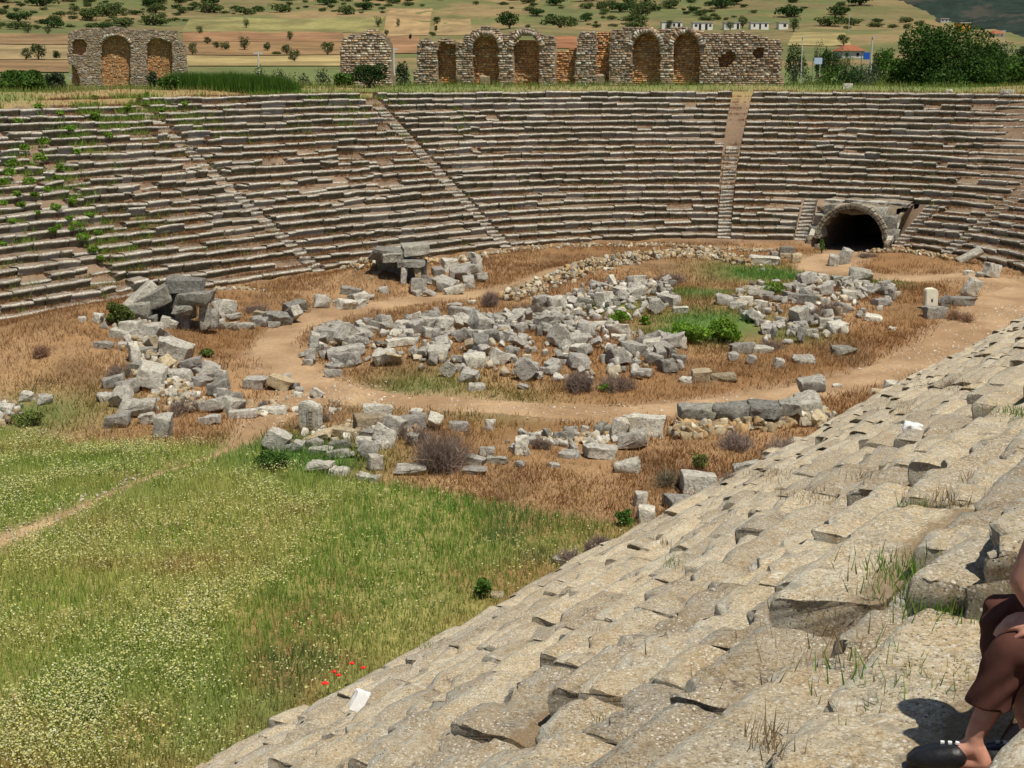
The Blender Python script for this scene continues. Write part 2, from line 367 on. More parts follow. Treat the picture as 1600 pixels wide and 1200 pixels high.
def ground_col(x, y):
    d = dist_out(x, y); n1 = fbm2(x, y, 6, 21, 4); n2 = fbm2(x, y, 2.2, 31, 3); n3 = fbm2(x, y, 14, 41, 3)
    c = lerp((.255, .14, .06), (.34, .21, .105), sstep(.35, .65, n1))                # dry, rust coloured grass
    c = lerp(c, (.20, .12, .06), sstep(.55, .75, n2) * .8)
    md = inpoly(x, y, meadow) & (d < .4)
    mg = lerp((.15, .18, .045), (.28, .25, .08), sstep(.35, .62, n1)); mg = lerp(mg, (.27, .17, .07), sstep(.5, .66, n3 * .5 + n2 * .5))
    c = np.where(md[..., None], mg, c)
    g = green_field(x, y) * sstep(.2, .5, n2 + .25)
    c = lerp(c, (.10, .17, .04), np.clip(g * 1.3, 0, 1))
    st = (d > .2) & (d < 16)
    c = np.where(st[..., None], lerp((.185, .125, .08), (.25, .175, .115), sstep(.4, .6, n2)), c)
    cr = d >= 15.7
    cg = lerp((.33, .24, .11), (.17, .20, .06), sstep(.35, .6, n1) * sstep(16.5, 19, d))
    c = np.where(cr[..., None], cg, c)
    pd = path_dist(x, y) + (n2 - .5) * .9
    c = lerp(c, (.37, .25, .145), sstep(.7, -.1, pd) * np.where(d < 3, 1, 0) * .8)
    return c, sstep(2.0, -.2, pd) * .9 + .25 * (d > -8) * (d < 2)
# ground sheet: a fan from the viewpoint, finer where nearer
def fan(d0, d1, nd, a0, a1, na):
    D = np.geomspace(d0, d1, nd)[:, None]; A = np.radians(np.linspace(a0, a1, na))[None, :]
    i = np.arange(nd - 1)[:, None] * na + np.arange(na - 1)[None, :]
    return (D * np.sin(A)).ravel(), (D * np.cos(A)).ravel(), np.stack([i, i + 1, i + na + 1, i + na], -1).reshape(-1, 4)
x, y, f = fan(1.2, 170, 310, -42, 62, 440)
c, peb = ground_col(x, y); z = zfun(x, y)
o = mesh_np('ground', np.stack([x, y, z], 1), f, M_GROUND, col=c, attrs={'peb': peb}, smooth=True); tag(o, kind='structure')
x, y, f = fan(165, 1900, 150, -42, 42, 300)
z = zfun(x, y); D = np.hypot(x, y); u = x / y
n = fbm2(x, y, 70, 51, 4); n2 = fbm2(x, y, 25, 61, 3)
c = lerp((.17, .14, .06), (.26, .185, .085), sstep(.35, .6, n)); c = lerp(c, (.115, .135, .045), sstep(.40, .60, n2) * .85)
c = lerp(c, (.13, .17, .055), sstep(340, 250, D) * .8)
z = z - .6 * (D < 169)
tag(mesh_np('hill', np.stack([x, y, z], 1), f, M_HILL, col=c, smooth=True), kind='structure')
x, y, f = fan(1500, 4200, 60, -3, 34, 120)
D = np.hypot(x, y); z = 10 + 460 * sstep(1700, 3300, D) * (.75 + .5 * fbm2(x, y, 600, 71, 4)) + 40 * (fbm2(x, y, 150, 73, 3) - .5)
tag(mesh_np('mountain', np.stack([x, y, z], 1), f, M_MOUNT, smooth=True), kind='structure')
# trodden paths as thin sheets with uneven edges
def make_path(name, P, W, seed):
    nC = 9; V = []; tgp = np.gradient(P, axis=0); tgp /= np.hypot(*tgp.T)[:, None]
    for i in range(len(P)):
        nrm = np.array([-tgp[i, 1], tgp[i, 0]])
        for j in range(nC):
            t = (j / (nC - 1) * 2 - 1); w = W[i] * (1 + (random.random() - .5) * .35 * (abs(t) == 1))
            q = P[i] + nrm * t * w; V.append((q[0], q[1]))
    V = np.array(V); z = zfun(V[:, 0], V[:, 1]) + .035
    edge = np.tile(np.abs(np.linspace(-1, 1, nC)) == 1, len(P)); z = z - .05 * edge
    i = np.arange(len(P) - 1)[:, None] * nC + np.arange(nC - 1)[None, :]
    f = np.stack([i, i + nC, i + nC + 1, i + 1], -1).reshape(-1, 4)
    n = fbm2(V[:, 0], V[:, 1], 1.6, seed, 4); c = lerp((.32, .205, .11), (.43, .29, .165), sstep(.35, .65, n))
    tag(mesh_np(name, np.c_[V, z], f, M_GROUND, col=c, attrs={'peb': np.full(len(V), .8)}, smooth=True), kind='structure')
make_path('path', P_LOOP[:-4], W_LOOP[:-4], 81); make_path('path', P_FIELD, np.maximum(W_FIELD, .10), 83); make_path('path', P_TUN, W_TUN, 85)
# fields on the lower slopes
def field(pxs, yt, yb, col, rows=False):
    """pxs: x of left and right edge at the bottom and at the top; a sheet laid on the slope."""
    (bl, br), (tl, tr) = pxs; V = []; nu, nv = 40, 14
    g = {}
    for q in [(bl, yb), (br, yb), (tl, yt), (tr, yt)]: g[q] = ground(*q)
    for j in range(nv):
        for i in range(nu):
            a = i / (nu - 1); b = j / (nv - 1)
            p = (g[(bl, yb)] * (1 - a) + g[(br, yb)] * a) * (1 - b) + (g[(tl, yt)] * (1 - a) + g[(tr, yt)] * a) * b
            V.append((p.x, p.y))
    V = np.array(V); z = zfun(V[:, 0], V[:, 1]) + .2
    i = np.arange(nv - 1)[:, None] * nu + np.arange(nu - 1)[None, :]; f = np.stack([i, i + 1, i + nu + 1, i + nu], -1).reshape(-1, 4)
    n = fbm2(V[:, 0], V[:, 1], 12, 91, 3); col = np.array(col) * .72 + np.array((.24, .20, .09)) * .28; c = lerp(np.array(col) * .66, np.array(col) * .98, sstep(.35, .65, n))
    tag(mesh_np('field', np.c_[V, z], f, M_HILL, col=c, smooth=True), kind='structure')
for fd in [(((-200, 108), (-200, 108)), 95, 114, (.30, .17, .08)), (((-200, 110), (-200, 110)), 71, 94, (.38, .27, .135)), (((-200, 106), (-200, 106)), 54, 70, (.29, .17, .085)),
           (((285, 540), (285, 545)), 87, 104, (.48, .36, .15)), (((285, 535), (285, 540)), 66, 86, (.30, .165, .075)), (((285, 540), (285, 535)), 51.5, 65.5, (.33, .16, .08)),
           (((280, 590), (300, 600)), 27, 51, (.27, .25, .09)), (((592, 668), (610, 676)), 13, 56, (.44, .29, .14)), (((678, 742), (680, 735)), 30, 56, (.38, .26, .125)),
           (((600, 655), (600, 655)), 57, 84, (.40, .20, .10)), (((858, 905), (858, 905)), 57, 76, (.34, .12, .055)), (((1230, 1330), (1240, 1320)), 52, 72, (.42, .34, .14))]: field(*fd)
# ---------------------------------------------------------------- seat blocks
PROF = [(.76, -.40, -.3), (.76, -.01, -.3), (.58, -.004, -.26), (.42, -.01, .0), (.27, -.004, .1), (.14, 0, .25), (.06, -.004, .42), (.02, -.022, .5), (0, -.06, .5), (.008, -.105, .55), (.05, -.155, .66), (.10, -.22, .8), (.115, -.30, .9), (.115, -.42, 1.0)]
NPROF = [(.76, -.42, -.3), (.76, -.01, -.3), (.58, -.004, -.26), (.42, -.01, .0), (.27, -.004, .1), (.14, 0, .2), (.07, -.006, .4), (.028, -.026, .5), (.006, -.065, .5), (0, -.12, .55), (.008, -.18, .62), (.022, -.26, .75), (.03, -.34, .85), (.035, -.44, 1.0)]
def roughen(V, amp, seed):
    nn = np.stack([fbm(V * 2.2 + 5 * j, seed + j, 3) - .5 for j in range(3)], 1); V = V + nn * np.array([amp * 1.6, amp * 1.6, amp * 2.0])
    n2 = np.stack([fbm(V * 9 + 3 * j, seed + 7 + j, 2) - .5 for j in range(3)], 1); return V + n2 * amp * 1.0
def seat_block(s0, s1, k, nl, dz=0., dq=0., tilt=0., roll=0., yaw=0., r=RF, drop=0., amp=.02, seed=0, dens=1, PROF=PROF):
    """Vertices, faces and the two stone attributes of one bench block of row k between the arc lengths s0 and s1."""
    pr = PROF
    if dens > 1:
        pr = []
        for (q0, z0, v0), (q1, z1, v1) in zip(PROF[:-1], PROF[1:]):
            m = dens + 1 if abs(q0 - q1) > .1 else max(1, dens - 1)
            for j in range(m): t = j / m; pr.append((q0 + (q1 - q0) * t, z0 + (z1 - z0) * t, v0 + (v1 - v0) * t))
        pr.append(PROF[-1])
    if len(pr) % 2: pr = [pr[0]] + [tuple((a + b) / 2 for a, b in zip(pr[0], pr[1]))] + list(pr[1:])
    pr = np.array(pr); m = len(pr)
    ts = np.linspace(0, 1, nl)
    if nl > 4: ts[1] = min(ts[1], .018); ts[-2] = max(ts[-2], .982)
    sh = np.ones(nl); sh[0] = sh[-1] = .95
    q = (pr[None, :, 0] - .4) * sh[:, None] + .4; z = (pr[None, :, 1] + .2) * sh[:, None] - .2
    tt = np.repeat(ts[:, None], m, 1)
    s = s0 + (s1 - s0) * tt
    zz = z + dz + tilt * (tt - .5) + roll * (q - .4)
    d = k * T + dq + q + yaw * (tt - .5)
    P = opos(s.ravel(), d.ravel()); zz = (zz + .4 + r * k - drop).ravel()
    V = np.c_[P, zz]
    if amp: V = roughen(V, amp, seed)
    i = np.arange(nl - 1)[:, None] * m + np.arange(m)[None, :]; j = np.arange(nl - 1)[:, None] * m + (np.arange(m)[None, :] + 1) % m
    f = np.stack([i, j, j + m, i + m], -1).reshape(-1, 4)
    caps = []
    for base, fl in ((0, 1), ((nl - 1) * m, 0)):          # end faces as strips across the profile
        for a in range(m // 2 - 1):
            e = (base + a, base + m - 1 - a, base + m - 2 - a, base + a + 1); caps.append(e[::-1] if fl else e)
    f = np.concatenate([f, np.array(caps)])
    return V, f, np.tile(pr[:, 2], nl)
def seats_mesh(name, blocks, mat, parent=None):
    Vs, Fs, vs, bs, o = [], [], [], [], 0
    for V, f, v, b in blocks: Vs.append(V); Fs.append(f + o); vs.append(v); bs.append(np.full(len(V), b)); o += len(V)
    return mesh_np(name, roughen(np.concatenate(Vs), .05, 5), np.concatenate(Fs), mat, parent, attrs={'v': np.concatenate(vs), 'b': np.concatenate(bs)}, smooth=False)
def row_scale(s, d): p = opos(np.array([s - .5, s + .5]), np.array([d, d])); return float(np.hypot(*(p[1] - p[0])))
# far stand: wedges of tiers between the stairs
ais = {'old': s_near(*flat(60, 560)), 'left': s_px(500), 'mid': s_px(790), 'dirt': s_px(1131), 'tl': s_tun + 3.05, 'tr': s_tun - 3.05, 'right': s_px(1480)}
S_END = s_near(*(72 * AX + 17.8 * NX)); S_FAR = s_near(*(14 * AX + 51 * NX))
HW = .42
collapse = []
for px, py, r_ in [(560, 262, 2.6), (500, 300, 2.0), (310, 250, 3.0), (250, 330, 2.5), (720, 215, 2.0), (170, 430, 2.0), (1310, 225, 2.0), (60, 260, 2.5), (1200, 310, 1.5)]:
    g = ground(px, py); collapse.append((g.x, g.y, r_))
def far_row(sa, sb, k, skip=None):
    out = []; s = sa; r = RF; dk = k * T + .3
    while s < sb - .15:
        sc = row_scale(s, dk); ln = random.choice([.7, .9, 1.1, 1.3, 1.6, 1.9]) * random.uniform(.9, 1.1) / sc
        e = min(sb, s + ln)
        if sb - e < .35 / sc: e = sb
        c = opos(np.array((s + e) / 2), np.array(dk))
        bad = any((c[0] - cx) ** 2 + (c[1] - cy) ** 2 < cr * cr for cx, cy, cr in collapse)
        u = random.random(); sg = 2.4 if bad else 1.0
        wob = fbm(np.array([[s * .16, k * .9, 0.], [s * .13 + 40, k * .7, 3.]]), 5, 2) - .5
        dz = random.gauss(0, .022) * sg + wob[0] * .16
        if u < (.12 if bad else .02): dz -= random.uniform(.16, .3)
        out.append(seat_block(s + .01 / sc, e - .01 / sc, k, 4 if (e - s) * sc < 1.4 else 6, dz, random.gauss(.0, .035) * sg + wob[1] * .22, random.gauss(0, .022) * sg, random.gauss(0, .035) * sg, random.gauss(0, .03) * sg, RF, amp=0) + (random.random(),))
        s = e
    return out
def wedge(label, sa, sb, k0, k1, extra=(), ka_=0., kb_=0.):
    w = empty('seating_wedge', (*opos(np.array((sa + sb) / 2), np.array(0.)), 0)); tag(w, label, 'seating tiers', 'wedges of stone seats round the far end')
    for k in range(k0, k1 + 1):
        b = far_row(sa + ka_ * k, sb + kb_ * k, k)
        for (ka, ea, eb) in extra:
            if k == ka: b = far_row(ea, eb, k)
        if b:
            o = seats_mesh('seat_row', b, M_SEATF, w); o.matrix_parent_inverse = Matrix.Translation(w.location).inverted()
    return w
def stair(label, s, k0, k1, hw=HW, dirt=0.0, skew=0.):
    w = empty('stairway', (*opos(np.array(s), np.array(0.)), 0)); tag(w, label, 'stairs', 'stairs up through the seats')
    bl = []
    for k in range(k0, k1):
        for h in (0, 1):
            if dirt > .7 and k > 13: continue
            low = -.12 if random.random() < dirt * (k / NROW) else 0
            d0 = k * T + h * T / 2 - .02; zt = .2 + RF * (k + h * .5) + .02 + low
            sc = row_scale(s, d0); nl = 4; s_ = s; s = s + skew * (k + h * .5)
            V, f, v = seat_block(s - hw / sc, s + hw / sc, 0, nl, random.gauss(0, .012), 0, random.gauss(0, .03), 0, random.gauss(0, .03), amp=0)
            P = opos(np.repeat(np.linspace(s - hw / sc, s + hw / sc, nl), len(PROF)), d0 + np.tile(np.array([q[0] * .62 for q in PROF]), nl) + np.random.default_rng(k).normal(0, .012, nl * len(PROF)))
            s = s_; V[:, :2] = P; V[:, 2] = V[:, 2] - .4 + zt
            bl.append((V, f, np.clip(v, 0, .5), random.random() * .6))
    if bl:
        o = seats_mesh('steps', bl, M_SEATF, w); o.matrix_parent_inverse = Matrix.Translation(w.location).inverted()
A = ais; SK = -.057
wedge('stone tiers at the left edge, greened with weeds, left of the weed-grown stair', A['old'] + HW, S_FAR, 0, 21)
wedge('broad stone tiers above the collapsed stone shelter beside the green bush', A['left'] + HW, A['old'] - HW, 0, 21)
wedge('stone tiers above the shelter that stands on two posts', A['mid'] + HW, A['left'] - HW, 0, 22)
wedge('curved stone tiers below the row of arches, between two stairs', A['dirt'] + HW, A['mid'] - HW, 0, 22, ka_=SK)
wedge('narrow stone tiers between the rust-coloured dirt stair and the tunnel', A['tl'] + HW + .05, A['dirt'] - HW, 0, 5, kb_=SK)
wedge('wide upper tiers of stone seats running above the tunnel mouth', A['right'] + HW, A['dirt'] - HW, 6, 22, kb_=SK)
wedge('short lower tiers of stone seats just right of the tunnel', A['right'] + HW, A['tr'] - HW - .05, 0, 5)
wedge('stone tiers at the right edge beyond the last stair', S_END, A['right'] - HW, 0, 23)
stair('weed-grown ruined stair near the left edge of the far seats', A['old'], 0, 21, HW, .9)
stair('worn stair climbing from the shelter on two posts, at its left', A['left'], 0, 21, HW, .6)
stair('long stair that slants up to the gap between the ruined walls', A['mid'], 0, 21, HW, .45)
stair('straight stair filled with rust-coloured dirt in its upper half', A['dirt'], 0, 21, HW, .75, SK)
stair('short stair hugging the left side of the tunnel mouth', A['tl'], 0, 6, .4)
stair('short stair hugging the right side of the tunnel mouth', A['tr'], 0, 6, .4)
stair('stair right of the tunnel, climbing to the edge of the photo', A['right'], 0, 21)
# near stand: every block its own object where it shows large
NB = []
def near_ok(P, z):
    px, py = project(P[0], P[1], z); return (-150 < px < 1800 and -100 < py < 1420) or (1700 < px < 4200 and -400 < py < 2600)
fix = {20: [(6.35, 8.2, .42, -.40, .02, -.02)], }
for k in range(0, 25):
    a = -30 + random.random() * 2
    while a < 74:
        p = 15.6 - k * T; P = a * AX + p * NX; D = math.hypot(*P)
        ln = random.choice([.75, 1.0, 1.25, 1.5, 1.9]) * random.uniform(.9, 1.12)
        zt = .4 + RN * k; yy = (a + ln) * AX + p * NX
        if yy[1] > 1.6 and near_ok(((a + ln / 2) * AX + p * NX), zt) and D < 90:
            NB.append([k, a, a + ln, D])
        a += ln
s_of = lambda a: float(np.interp(a, oc[:420 * 3, 0], SL[:420 * 3])) if a < 60 else s_near(*(a * AX + 15.8 * NX))
amax = int(np.argmax(oc[:, 0])); s_of = lambda a: float(np.interp(a, oc[:amax, 0], SL[:amax]))
special = {}
near_list = []
for k, a0, a1, D in NB:
    near_list.append((D, k, a0, a1))
near_list.sort()
rest = []; count = 0
def near_label(D, k, a0, a1, st):
    return st
HAND = []   # (k, a0, a1, dz, dq, tilt, roll, tone, label)
HAND += [(20, 6.32, 8.0, .0, -.50, .0, -.04, .5, 'thick block with a dark lichened end, jutting out behind the sitting person'),
         (20, 3.1, 4.80, .0, .22, .0, .0, .7, 'pale seat block that hides the far shoe of the sitting person'),
         (20, 4.83, 6.28, .0, .24, .0, .0, .55, 'seat block that the person in brown trousers sits on'),
         (19, 4.55, 6.45, .02, -.03, .05, .05, .9, 'large blotched block with white scars under the black shoes'),
         (18, 6.45, 8.45, -.09, .03, -.02, .03, .25, 'broad brownish slab sunk below its neighbours, edged with grass, before the big thick one'),
         (18, 4.3, 6.4, .03, .0, -.05, .04, .6, 'rounded speckled block just left of the large blotched block'),
         (17, 8.0, 10.2, .15, -.10, .05, .12, 1.0, 'tilted block with a bright white broken edge')]
def hand_for(k, a0, a1):
    for h in HAND:
        if h[0] == k and a1 > h[1] - .25 and a0 < h[2] + .25: return h
    return None
done = set()
import itertools
def add_near(k, a0, a1, dz, dq, tilt, roll, yaw, tone, label, D):
    global count
    ln = a1 - a0; q_ = (a0 + ln / 2) * AX + (15.6 - k * T) * NX; seen = label.find('person') >= 0 or label.find('block with') >= 0 or (lambda u: -150 < u[0] < 1800 and u[1] < 1420)(project(q_[0], q_[1], .4 + RN * k))
    nl = int(np.clip(ln / (.05 if D < 9 else .08 if D < 14 else .16 if D < 25 else .3), 5, 44)); dens = 4 if D < 9 else 3 if D < 14 else 2 if D < 22 else 1
    V, f, v = seat_block(s_of(a0 + .026), s_of(a1 - .026), k, nl, dz, dq, tilt, roll, yaw, RN, amp=.034 if D < 14 else .04, seed=k * 13 + int(a0 * 3) % 50, dens=dens, PROF=NPROF) if count < 285 and seen else seat_block(s_of(a0 + .026), s_of(a1 - .026), k, nl, dz, dq, tilt, roll, yaw, RN, amp=0, PROF=NPROF)
    ch = np.clip((fbm(V * 3.1 + k * 3.7, 61, 3) - .56) * .9, 0, .10 if D < 22 else .05) * np.clip((v - .08) * 3, 0, 1); V = V - np.array([NX[0], NX[1], .45]) * ch[:, None]      # chips knocked off the front edge
    ae = (V[:, :2] @ AX); ed = np.minimum(ae - ae.min(), ae.max() - ae); ch = np.clip((fbm(V * 2.3 + k * 1.9, 71, 2) - .55) * .5, 0, .05 if D < 22 else .02) * sstep(.20, .0, ed); V[:, 2] -= ch * (v > .25)
    if count < 285 and seen:
        c = V.mean(0); c[2] = V[:, 2].min()
        o = mesh_np('seat_block', V - c, f, M_SEATN, attrs={'v': v, 'b': np.full(len(V), tone)}, smooth=D < 25, loc=c)
        if D < 25: o.data.set_sharp_from_angle(angle=math.radians(38))
        tag(o, label, 'stone block', 'seat blocks of the near stand'); count += 1
        return o
    rest.append((V, f, v, tone))
for h in HAND: add_near(h[0], h[1], h[2], h[3], h[4], h[5], h[6], 0, h[7], h[8], 6)
nper = {}
prev = {}
for D, k, a0, a1 in near_list:
    bad = False
    for h in HAND:
        if h[0] == k and a1 > h[1] and a0 < h[2]:
            if a0 < h[1] - .4 and a1 < h[2]: a1 = h[1] - .01
            elif a1 > h[2] + .4 and a0 > h[1]: a0 = h[2] + .01
            else: bad = True
    if bad or a1 - a0 < .35: continue
    if random.random() < .05 and D > 8: continue
    sg = 1.0 if random.random() < .82 else 2.3
    if D > 24: sg = min(sg, 1.5)
    dz = random.gauss(0, .042 if D < 24 else .028) * sg; tone = random.random()
    nper[k] = nper.get(k, 0) + 1
    what = 'pale' if tone > .66 else 'tan' if tone > .33 else 'brownish'
    ords = ['nearest', 'second', 'third', 'fourth', 'fifth', 'sixth', 'seventh', 'eighth', 'ninth', 'tenth', 'eleventh', 'twelfth', 'thirteenth', 'fourteenth', 'fifteenth', 'sixteenth', 'seventeenth', 'eighteenth', 'nineteenth', 'twentieth', 'twenty-first', 'twenty-second', 'twenty-third', 'twenty-fourth', 'twenty-fifth']
    kw = ['at the grass edge', 'one step up from the grass', 'two steps up from the grass'] + [f'{w} steps up from the grass' for w in 'three four five six seven eight nine ten eleven twelve thirteen fourteen fifteen sixteen seventeen eighteen nineteen twenty twenty-one twenty-two twenty-three twenty-four'.split()]
    o_ = ords[min(nper[k] - 1, 24)]
    lab = f'{what} seat block, {o_} in the near row {kw[k]}' if o_ == 'nearest' else f'{what} seat block, {o_} nearest in the row {kw[k]}'
    add_near(k, a0, a1, dz, random.gauss(0, .035) * sg, random.gauss(0, .018) * sg, random.gauss(-.01, .03) * sg, random.gauss(0, .03) * sg, tone, lab, D)
def near_hit(px, py):
    """The tread of the near stand seen through a photo pixel."""
    for k in range(24, -1, -1):
        z = .4 + RN * k; q = flat(px, py, z); a, p = q @ AX, q @ NX; nose = float(np.interp(a, oc[:amax, 0], oc[:amax, 1])) - T * k
        if nose - T <= p <= nose + .03: return q[0], q[1], z
    q = flat(px, py, .2); return q[0], q[1], .2
if rest:
    tag(seats_mesh('seat_block_rows', rest, M_SEATN), 'far lower rows of weathered seat blocks in the near stand', 'stone blocks', 'seat blocks of the near stand', 'stuff')

# ---------------------------------------------------------------- tunnel through the stand
TB = empty('tunnel_entrance', (TC[0], TC[1], 0)); tag(TB, 'dark round-arched tunnel mouth opening through the seats onto the arena', 'tunnel')
TB.rotation_euler = (0, 0, math.atan2(TT[1], TT[0])); 
flipx = 1 if (-TT[1] * TN[0] + TT[0] * TN[1]) > 0 else -1
RT, ZC, WF = 2.0, .24, .05
def tl(x, w, z): return Vector((x, w * flipx, z))
bm = bmesh.new(); nv = 23; cuts = [PI * i / nv for i in range(nv + 1)]
for i in range(nv):
    a0, a1 = cuts[i] + .012, cuts[i + 1] - .012; ro = RT + .34 + random.uniform(-.07, .05); wj = random.uniform(-.04, .04)
    for (ri, r2, w0, w1) in ((RT, RT + .17, WF + wj, WF + .6), (RT + .175, ro, WF - .06 + wj, WF + .6)):
        q = [(r * math.cos(a), w, ZC + r * math.sin(a) * .98) for w in (w0, w1) for r, a in ((ri, a0), (r2, a0), (r2, a1), (ri, a1))]
        vs = [bm.verts.new(tl(*p)) for p in q]
        for f in ((0, 1, 2, 3), (7, 6, 5, 4), (0, 4, 5, 1), (1, 5, 6, 2), (2, 6, 7, 3), (3, 7, 4, 0)): bm.faces.new([vs[k] for k in f])
for sx in (-1, 1):      # jamb stones below the springing
    for j in range(3):
        bm_box(bm, tl(sx * (RT + .2), WF + .3, -.8 + j * .28), (.4 + random.uniform(-.04, .04), .62, .27), 0, .02)
bmesh.ops.recalc_face_normals(bm, faces=bm.faces); bm_obj('arch_ring', bm, make_rock_mat('arch_stone', (.58, .53, .40), (.38, .34, .25), (.12, .11, .09), (.50, .40, .24), .5), TB)
bm = bmesh.new(); n = 20; rings = []
for w in (WF + .55, 3.5, 6, 9, 12.5):
    ring = [bm.verts.new(tl(RT + .02, w, -.4))] + [bm.verts.new(tl((RT + .02) * math.cos(PI * i / n), w, ZC + (RT + .02) * math.sin(PI * i / n))) for i in range(n + 1)] + [bm.verts.new(tl(-RT - .02, w, -.4))]
    rings.append(ring)
for r0, r1 in zip(rings[:-1], rings[1:]):
    for i in range(len(r0) - 1): bm.faces.new((r0[i], r0[i + 1], r1[i + 1], r1[i]))
    bm.faces.new((r0[-1], r0[0], r1[0], r1[-1]))
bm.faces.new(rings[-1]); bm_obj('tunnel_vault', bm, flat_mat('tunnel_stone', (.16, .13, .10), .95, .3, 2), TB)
def fill_block(name, x0, x1, prof, mat, seed, caps=True):
    """Solid fill between x0 and x1 under the outline prof of (distance outward, height), roughened."""
    nx = max(2, int((x1 - x0) / .25)); V = []; pr = []
    for (w0, z0), (w1, z1) in zip(prof[:-1], prof[1:]):
        m = max(1, int(math.hypot(w1 - w0, z1 - z0) / .2))
        pr += [(w0 + (w1 - w0) * j / m, z0 + (z1 - z0) * j / m) for j in range(m)]
    pr.append(prof[-1]); m = len(pr)
    for i in range(nx + 1):
        for w_, z_ in pr: V.append(tuple(tl(x0 + (x1 - x0) * i / nx, w_, z_)))
    V = np.array(V); nn = np.stack([fbm(V * 1.7 + 9 * j, seed + j, 3) - .5 for j in range(3)], 1); V = V + nn * .3
    i = np.arange(nx)[:, None] * m + np.arange(m - 1)[None, :]; f = [np.stack([i, i + 1, i + m + 1, i + m], -1).reshape(-1, 4)]
    for b in ((0, nx * m) if caps else ()): f.append(np.array([[b, b + j, b + j + 1] for j in range(1, m - 1)]))
    c = lerp((.20, .155, .105), (.30, .25, .18), sstep(.4, .6, fbm(V * 1.3, seed + 5, 3)))
    return mesh_np(name, V, f, M_MAS, TB, col=c)
fill_block('tunnel_roof', -2.5, 2.5, [(WF + .62, RT + ZC - .4), (WF + .62, RT + ZC - .02), (1.6, 2.26), (3.6, 2.42), (5.0, 2.6), (9, 4.75), (12.5, 6.8), (12.5, 6.0)], M_MAS, 3, False)
for sx in (-1, 1):
    x0, x1 = sorted((sx * (RT + .25), sx * (RT + .62)))
    fill_block('side_wall', x0, x1, [(-.5, -.3), (-.45, .35), (.2, .6), (1.3, 1.4), (2.4, 2.0), (3.7, 2.4), (3.7, -.3)], M_MAS, 7 + sx)
# ---------------------------------------------------------------- rocks
def rock_mesh(kind, seed):
    rr = random.Random(seed)
    dims = {'bar': (1.0, .36, .34), 'chunk': (1.0, .78, .66), 'slab': (1.0, .62, .2), 'upright': (.5, .42, 1.0), 'cobble': (1.0, .8, .6), 'drum': (1.0, .5, .5)}[kind]
    bm = bmesh.new(); pts = []
    if kind == 'drum':
        for e in (-.5, .5):
            for i in range(12): a = 2 * PI * i / 12; pts.append((e * rr.uniform(.95, 1.0), .5 * math.cos(a), .5 * math.sin(a)))
    else:
        for sx in (-.5, .5):
            for sy in (-.5, .5):
                for sz in (-.5, .5):
                    ch = rr.random(); j = .07 if kind in ('bar', 'slab') else .15
                    p = [sx + rr.uniform(-j, j), sy + rr.uniform(-j, j), sz + rr.uniform(-j, j)]
                    if ch < (.35 if kind != 'cobble' else .9):         # a knocked-off corner
                        c = rr.uniform(.12, .38)
                        for ax in range(3): q = list(p); q[ax] *= 1 - c * rr.uniform(.6, 1.6); pts.append(q)
                    else: pts.append(p)
        if kind in ('chunk', 'cobble'):
            for _ in range(3): v = Vector((rr.gauss(0, 1), rr.gauss(0, 1), rr.gauss(0, 1))).normalized(); pts.append([c * .58 for c in v])
    vs = [bm.verts.new(Vector(p)) for p in pts]
    r = bmesh.ops.convex_hull(bm, input=vs)
    bmesh.ops.delete(bm, geom=[v for v in bm.verts if not v.link_faces], context='VERTS')
    bmesh.ops.dissolve_limit(bm, angle_limit=math.radians(7), verts=bm.verts, edges=bm.edges)
    for v in bm.verts: v.co = Vector((v.co.x * dims[0], v.co.y * dims[1], v.co.z * dims[2]))
    bmesh.ops.bevel(bm, geom=list(bm.edges), offset=.022, segments=1, profile=.6, affect='EDGES', clamp_overlap=True)
    bmesh.ops.triangulate(bm, faces=bm.faces)
    for _ in range(2):
        es = [e for e in bm.edges if e.calc_length() > .16]
        if es: bmesh.ops.subdivide_edges(bm, edges=es, cuts=1); bmesh.ops.triangulate(bm, faces=bm.faces)
    V = np.array([v.co for v in bm.verts]); nn = np.stack([fbm(V * 3.5 + 7 * j, seed + j, 3) - .5 for j in range(3)], 1)
    for v, n in zip(bm.verts, nn): v.co += Vector(n) * .15 * (1.4 if kind == 'cobble' else 1)
    me = bpy.data.meshes.new('rock_' + kind); bm.to_mesh(me); bm.free()
    me.polygons.foreach_set('use_smooth', np.ones(len(me.polygons), bool)); me.set_sharp_from_angle(angle=math.radians(30))
    return me
LIB = {k: [rock_mesh(k, i * 31 + j * 7 + 3) for j in range(n)] for i, (k, n) in enumerate([('bar', 7), ('chunk', 9), ('slab', 6), ('upright', 5), ('cobble', 6), ('drum', 3)])}
DIMS = {'bar': (1.0, .36, .34), 'chunk': (1.0, .78, .66), 'slab': (1.0, .62, .2), 'upright': (.5, .42, 1.0), 'cobble': (1.0, .8, .6), 'drum': (1.0, .5, .5)}
LIBM = {}
def rock(name, kind, size, loc, rot, mat, parent=None, var=None):
    """size = real width, depth, height in metres; loc = centre."""
    j = random.randrange(len(LIB[kind])) if var is None else var % len(LIB[kind])
    key = (kind, j, mat.name)
    if key not in LIBM: m = LIB[kind][j].copy(); m.materials.clear(); m.materials.append(mat); LIBM[key] = m
    o = link(name, LIBM[key], parent, loc); d = DIMS[kind]
    o.scale = (size[0] / d[0], size[1] / d[1], size[2] / d[2]); o.rotation_euler = rot
    return o
for sx in (-1, 1):          # slanting coping slabs along both sides of the mouth
    for j, (w_, z_) in enumerate([(.45, .86), (1.75, 1.75)]):
        if sx < 0 and j: continue
        rock('coping_slab', 'bar', (1.55, .34, .2), tl(sx * (RT + .45), w_, z_), (0, -math.radians(36), math.radians(90 * flipx)), M_WHITE if sx > 0 else M_ROCK, TB)
